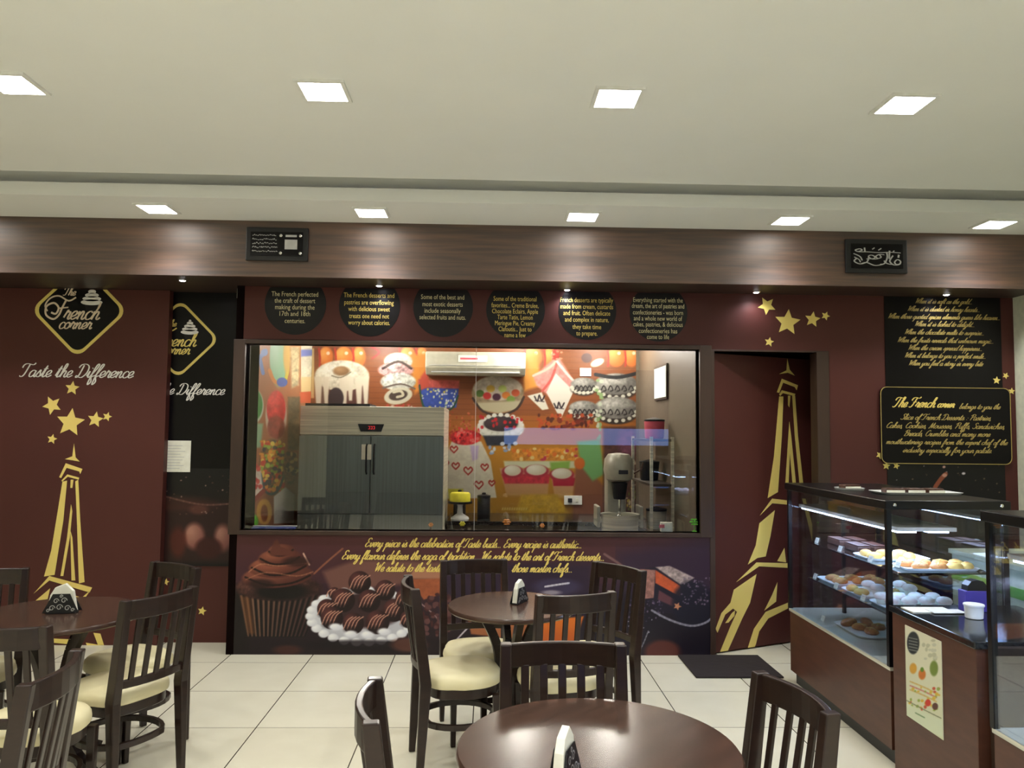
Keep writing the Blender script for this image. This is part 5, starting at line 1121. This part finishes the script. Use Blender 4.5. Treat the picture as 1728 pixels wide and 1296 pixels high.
def price(loc, label):
    global tagc0
    if tagc0 is None:
        tagc0 = thing('price_card', label, 'price card', loc, 0, 'white price cards in the display case')
        MB().prism([(-.024, 0), (.024, 0), (.024, .032), (-.024, .032)], lambda u, v, d: (d+v*.35, u, v), 0, .0015).build('card', 'paper', tagc0)
        MB().prism([(-.016, .012), (.010, .012), (.010, .015), (-.016, .015)], lambda u, v, d: (d+v*.35, u, v), -.0006, -.0001).prism([(-.016, .02), (.016, .02), (.016, .024), (-.016, .024)], lambda u, v, d: (d+v*.35, u, v), -.0006, -.0001).build('faint_print', 'silverp', tagc0)
    else: copy_of(tagc0, loc, 0, label)
# trays on top of the case
zt1 = 1.3255
tt = plate('white oval tray on top of the first display case holding dark cakes', (2.42, 4.33, zt1), .235, .10)
for i, (dx, dy) in enumerate(((-.13, .0), (-.01, .005), (.10, .0))): food('cake', (2.42+dx, 4.33+dy, zt1+.0045), 'dark cake on the white tray on the display case, ' + ('left', 'middle', 'right')[i]+' one', 'dark cakes on the top tray', .1*i)
plate('small white dish on top of the display case, left of the oval tray', (2.17, 4.60, zt1), .075, .06); food('cake', (2.17, 4.60, zt1+.0045), 'dark cake alone on the small white dish on the display case', 'dark cakes on the top tray', .2)
# upper shelf: long brown cakes and golden pastries
for i in range(4): food('loaf', (2.24+.1*(i % 2), 4.90-.24*(i//2), .9565), 'long brown glazed cake on the upper glass shelf, far end', 'long brown cakes on the upper shelf')
plate('white tray on the upper glass shelf nearest the counter', (2.36, 4.05, .9565), .2, .095)
for i, (dx, dy) in enumerate(((-.13, .045), (-.035, .05), (.06, .05), (-.10, -.04), (-.005, -.045))): food('puff', (2.36+dx, 4.05+dy, .962), 'golden puff pastry on the upper shelf tray, front group', 'golden puff pastries on the upper shelf', i*.1)
for i, (dx, dy) in enumerate(((.08, -.045), (.15, -.035), (.145, .05))): food('bun', (2.36+dx, 4.05+dy, .962), 'yellow bun on the right of the upper shelf tray', 'yellow buns on the upper shelf', i*.9)
plate('white tray in the middle of the upper glass shelf', (2.30, 4.38, .9565), .18, .12)
for i in range(6): food('bun', (2.18+.1*(i % 3), 4.33+.1*(i//3), .962), 'yellow bun on the middle tray of the upper shelf', 'pale buns in the middle of the upper shelf', i*.5)
# middle shelf
for yc, lb in ((4.86, 'white tray at the far end of the middle glass shelf'), (4.52, 'white tray at the centre of the middle glass shelf'), (4.18, 'white tray at the near end of the middle glass shelf')): plate(lb, (2.32, yc, .7265), .2, .145)
for i in range(6): food('puff', (2.20+.12*(i % 3), 4.81+.1*(i//3), .732), 'golden puff pastry at the far end of the middle shelf', 'golden puff pastries on the middle shelf', i*.8)
for i in range(8): food('cup' if i % 2 else 'bun', (2.17+.095*(i % 4), 4.47+.11*(i//4), .732), 'small iced cake at the centre of the middle shelf' if i % 2 else 'yellow bun at the centre of the middle shelf', 'iced cakes on the middle shelf' if i % 2 else 'buns at the centre of the middle shelf', i*.4)
for i in range(8): food('cup', (2.17+.095*(i % 4), 4.13+.11*(i//4), .732), 'small white and pink iced cake at the near end of the middle shelf', 'iced cakes at the near end of the middle shelf', i*.6)
# bottom deck
plate('white tray of nut-topped buns on the bottom deck of the display case', (2.30, 4.60, .4905), .17, .2)
for i in range(5): food('roll' if i < 2 else 'puff', (2.21+.11*(i % 2)+.02*(i//2), 4.72-.1*(i//2), .4965), 'golden crusted pastry on the bottom deck tray', 'golden crusted pastries on the bottom deck', .5+i)
for i, (x, y, z, lb) in enumerate(((2.12, 4.97, .9565, 'white price card at the far end of the upper shelf'), (2.11, 4.62, .9565, 'white price card in front of the long brown cakes'), (2.11, 4.25, .9565, 'white price card in front of the pale buns'), (2.13, 4.0, .9715, 'white price card nearest the counter on the upper shelf'),
                                   (2.11, 4.98, .7265, 'white price card at the far end of the middle shelf'), (2.11, 4.68, .7265, 'white price card in front of the middle shelf pastries'), (2.11, 4.34, .7265, 'white price card between the middle shelf trays'), (2.10, 4.85, .4905, 'white price card on the bottom deck'))):
    price((x, y, z), lb)
# second case: iced cakes on shelves near the right edge
for i in range(6): food('cup', (2.2+.09*(i % 3), 2.75+.1*(i//3), .9565), 'iced cake on the upper shelf of the near display case', 'iced cakes in the near display case')
# pale back counter behind the display cases
t = thing('back_counter', 'pale work counter with a green stripe behind the display cases', 'counter', (0, 0, 0))
box_ob('cabinet', 'pale', (3.0, 3.9, 3.55, 4.95, 0, .90), t); box_ob('green_band', 'greenstripe', (2.994, 3.0, 3.55, 4.95, .74, .80), t); box_ob('worktop', 'pale', (2.98, 3.92, 3.53, 4.96, .90, .93), t, .004); box_ob('front_band', 'greenstripe', (3.0, 3.9, 3.544, 3.55, .74, .80), t)
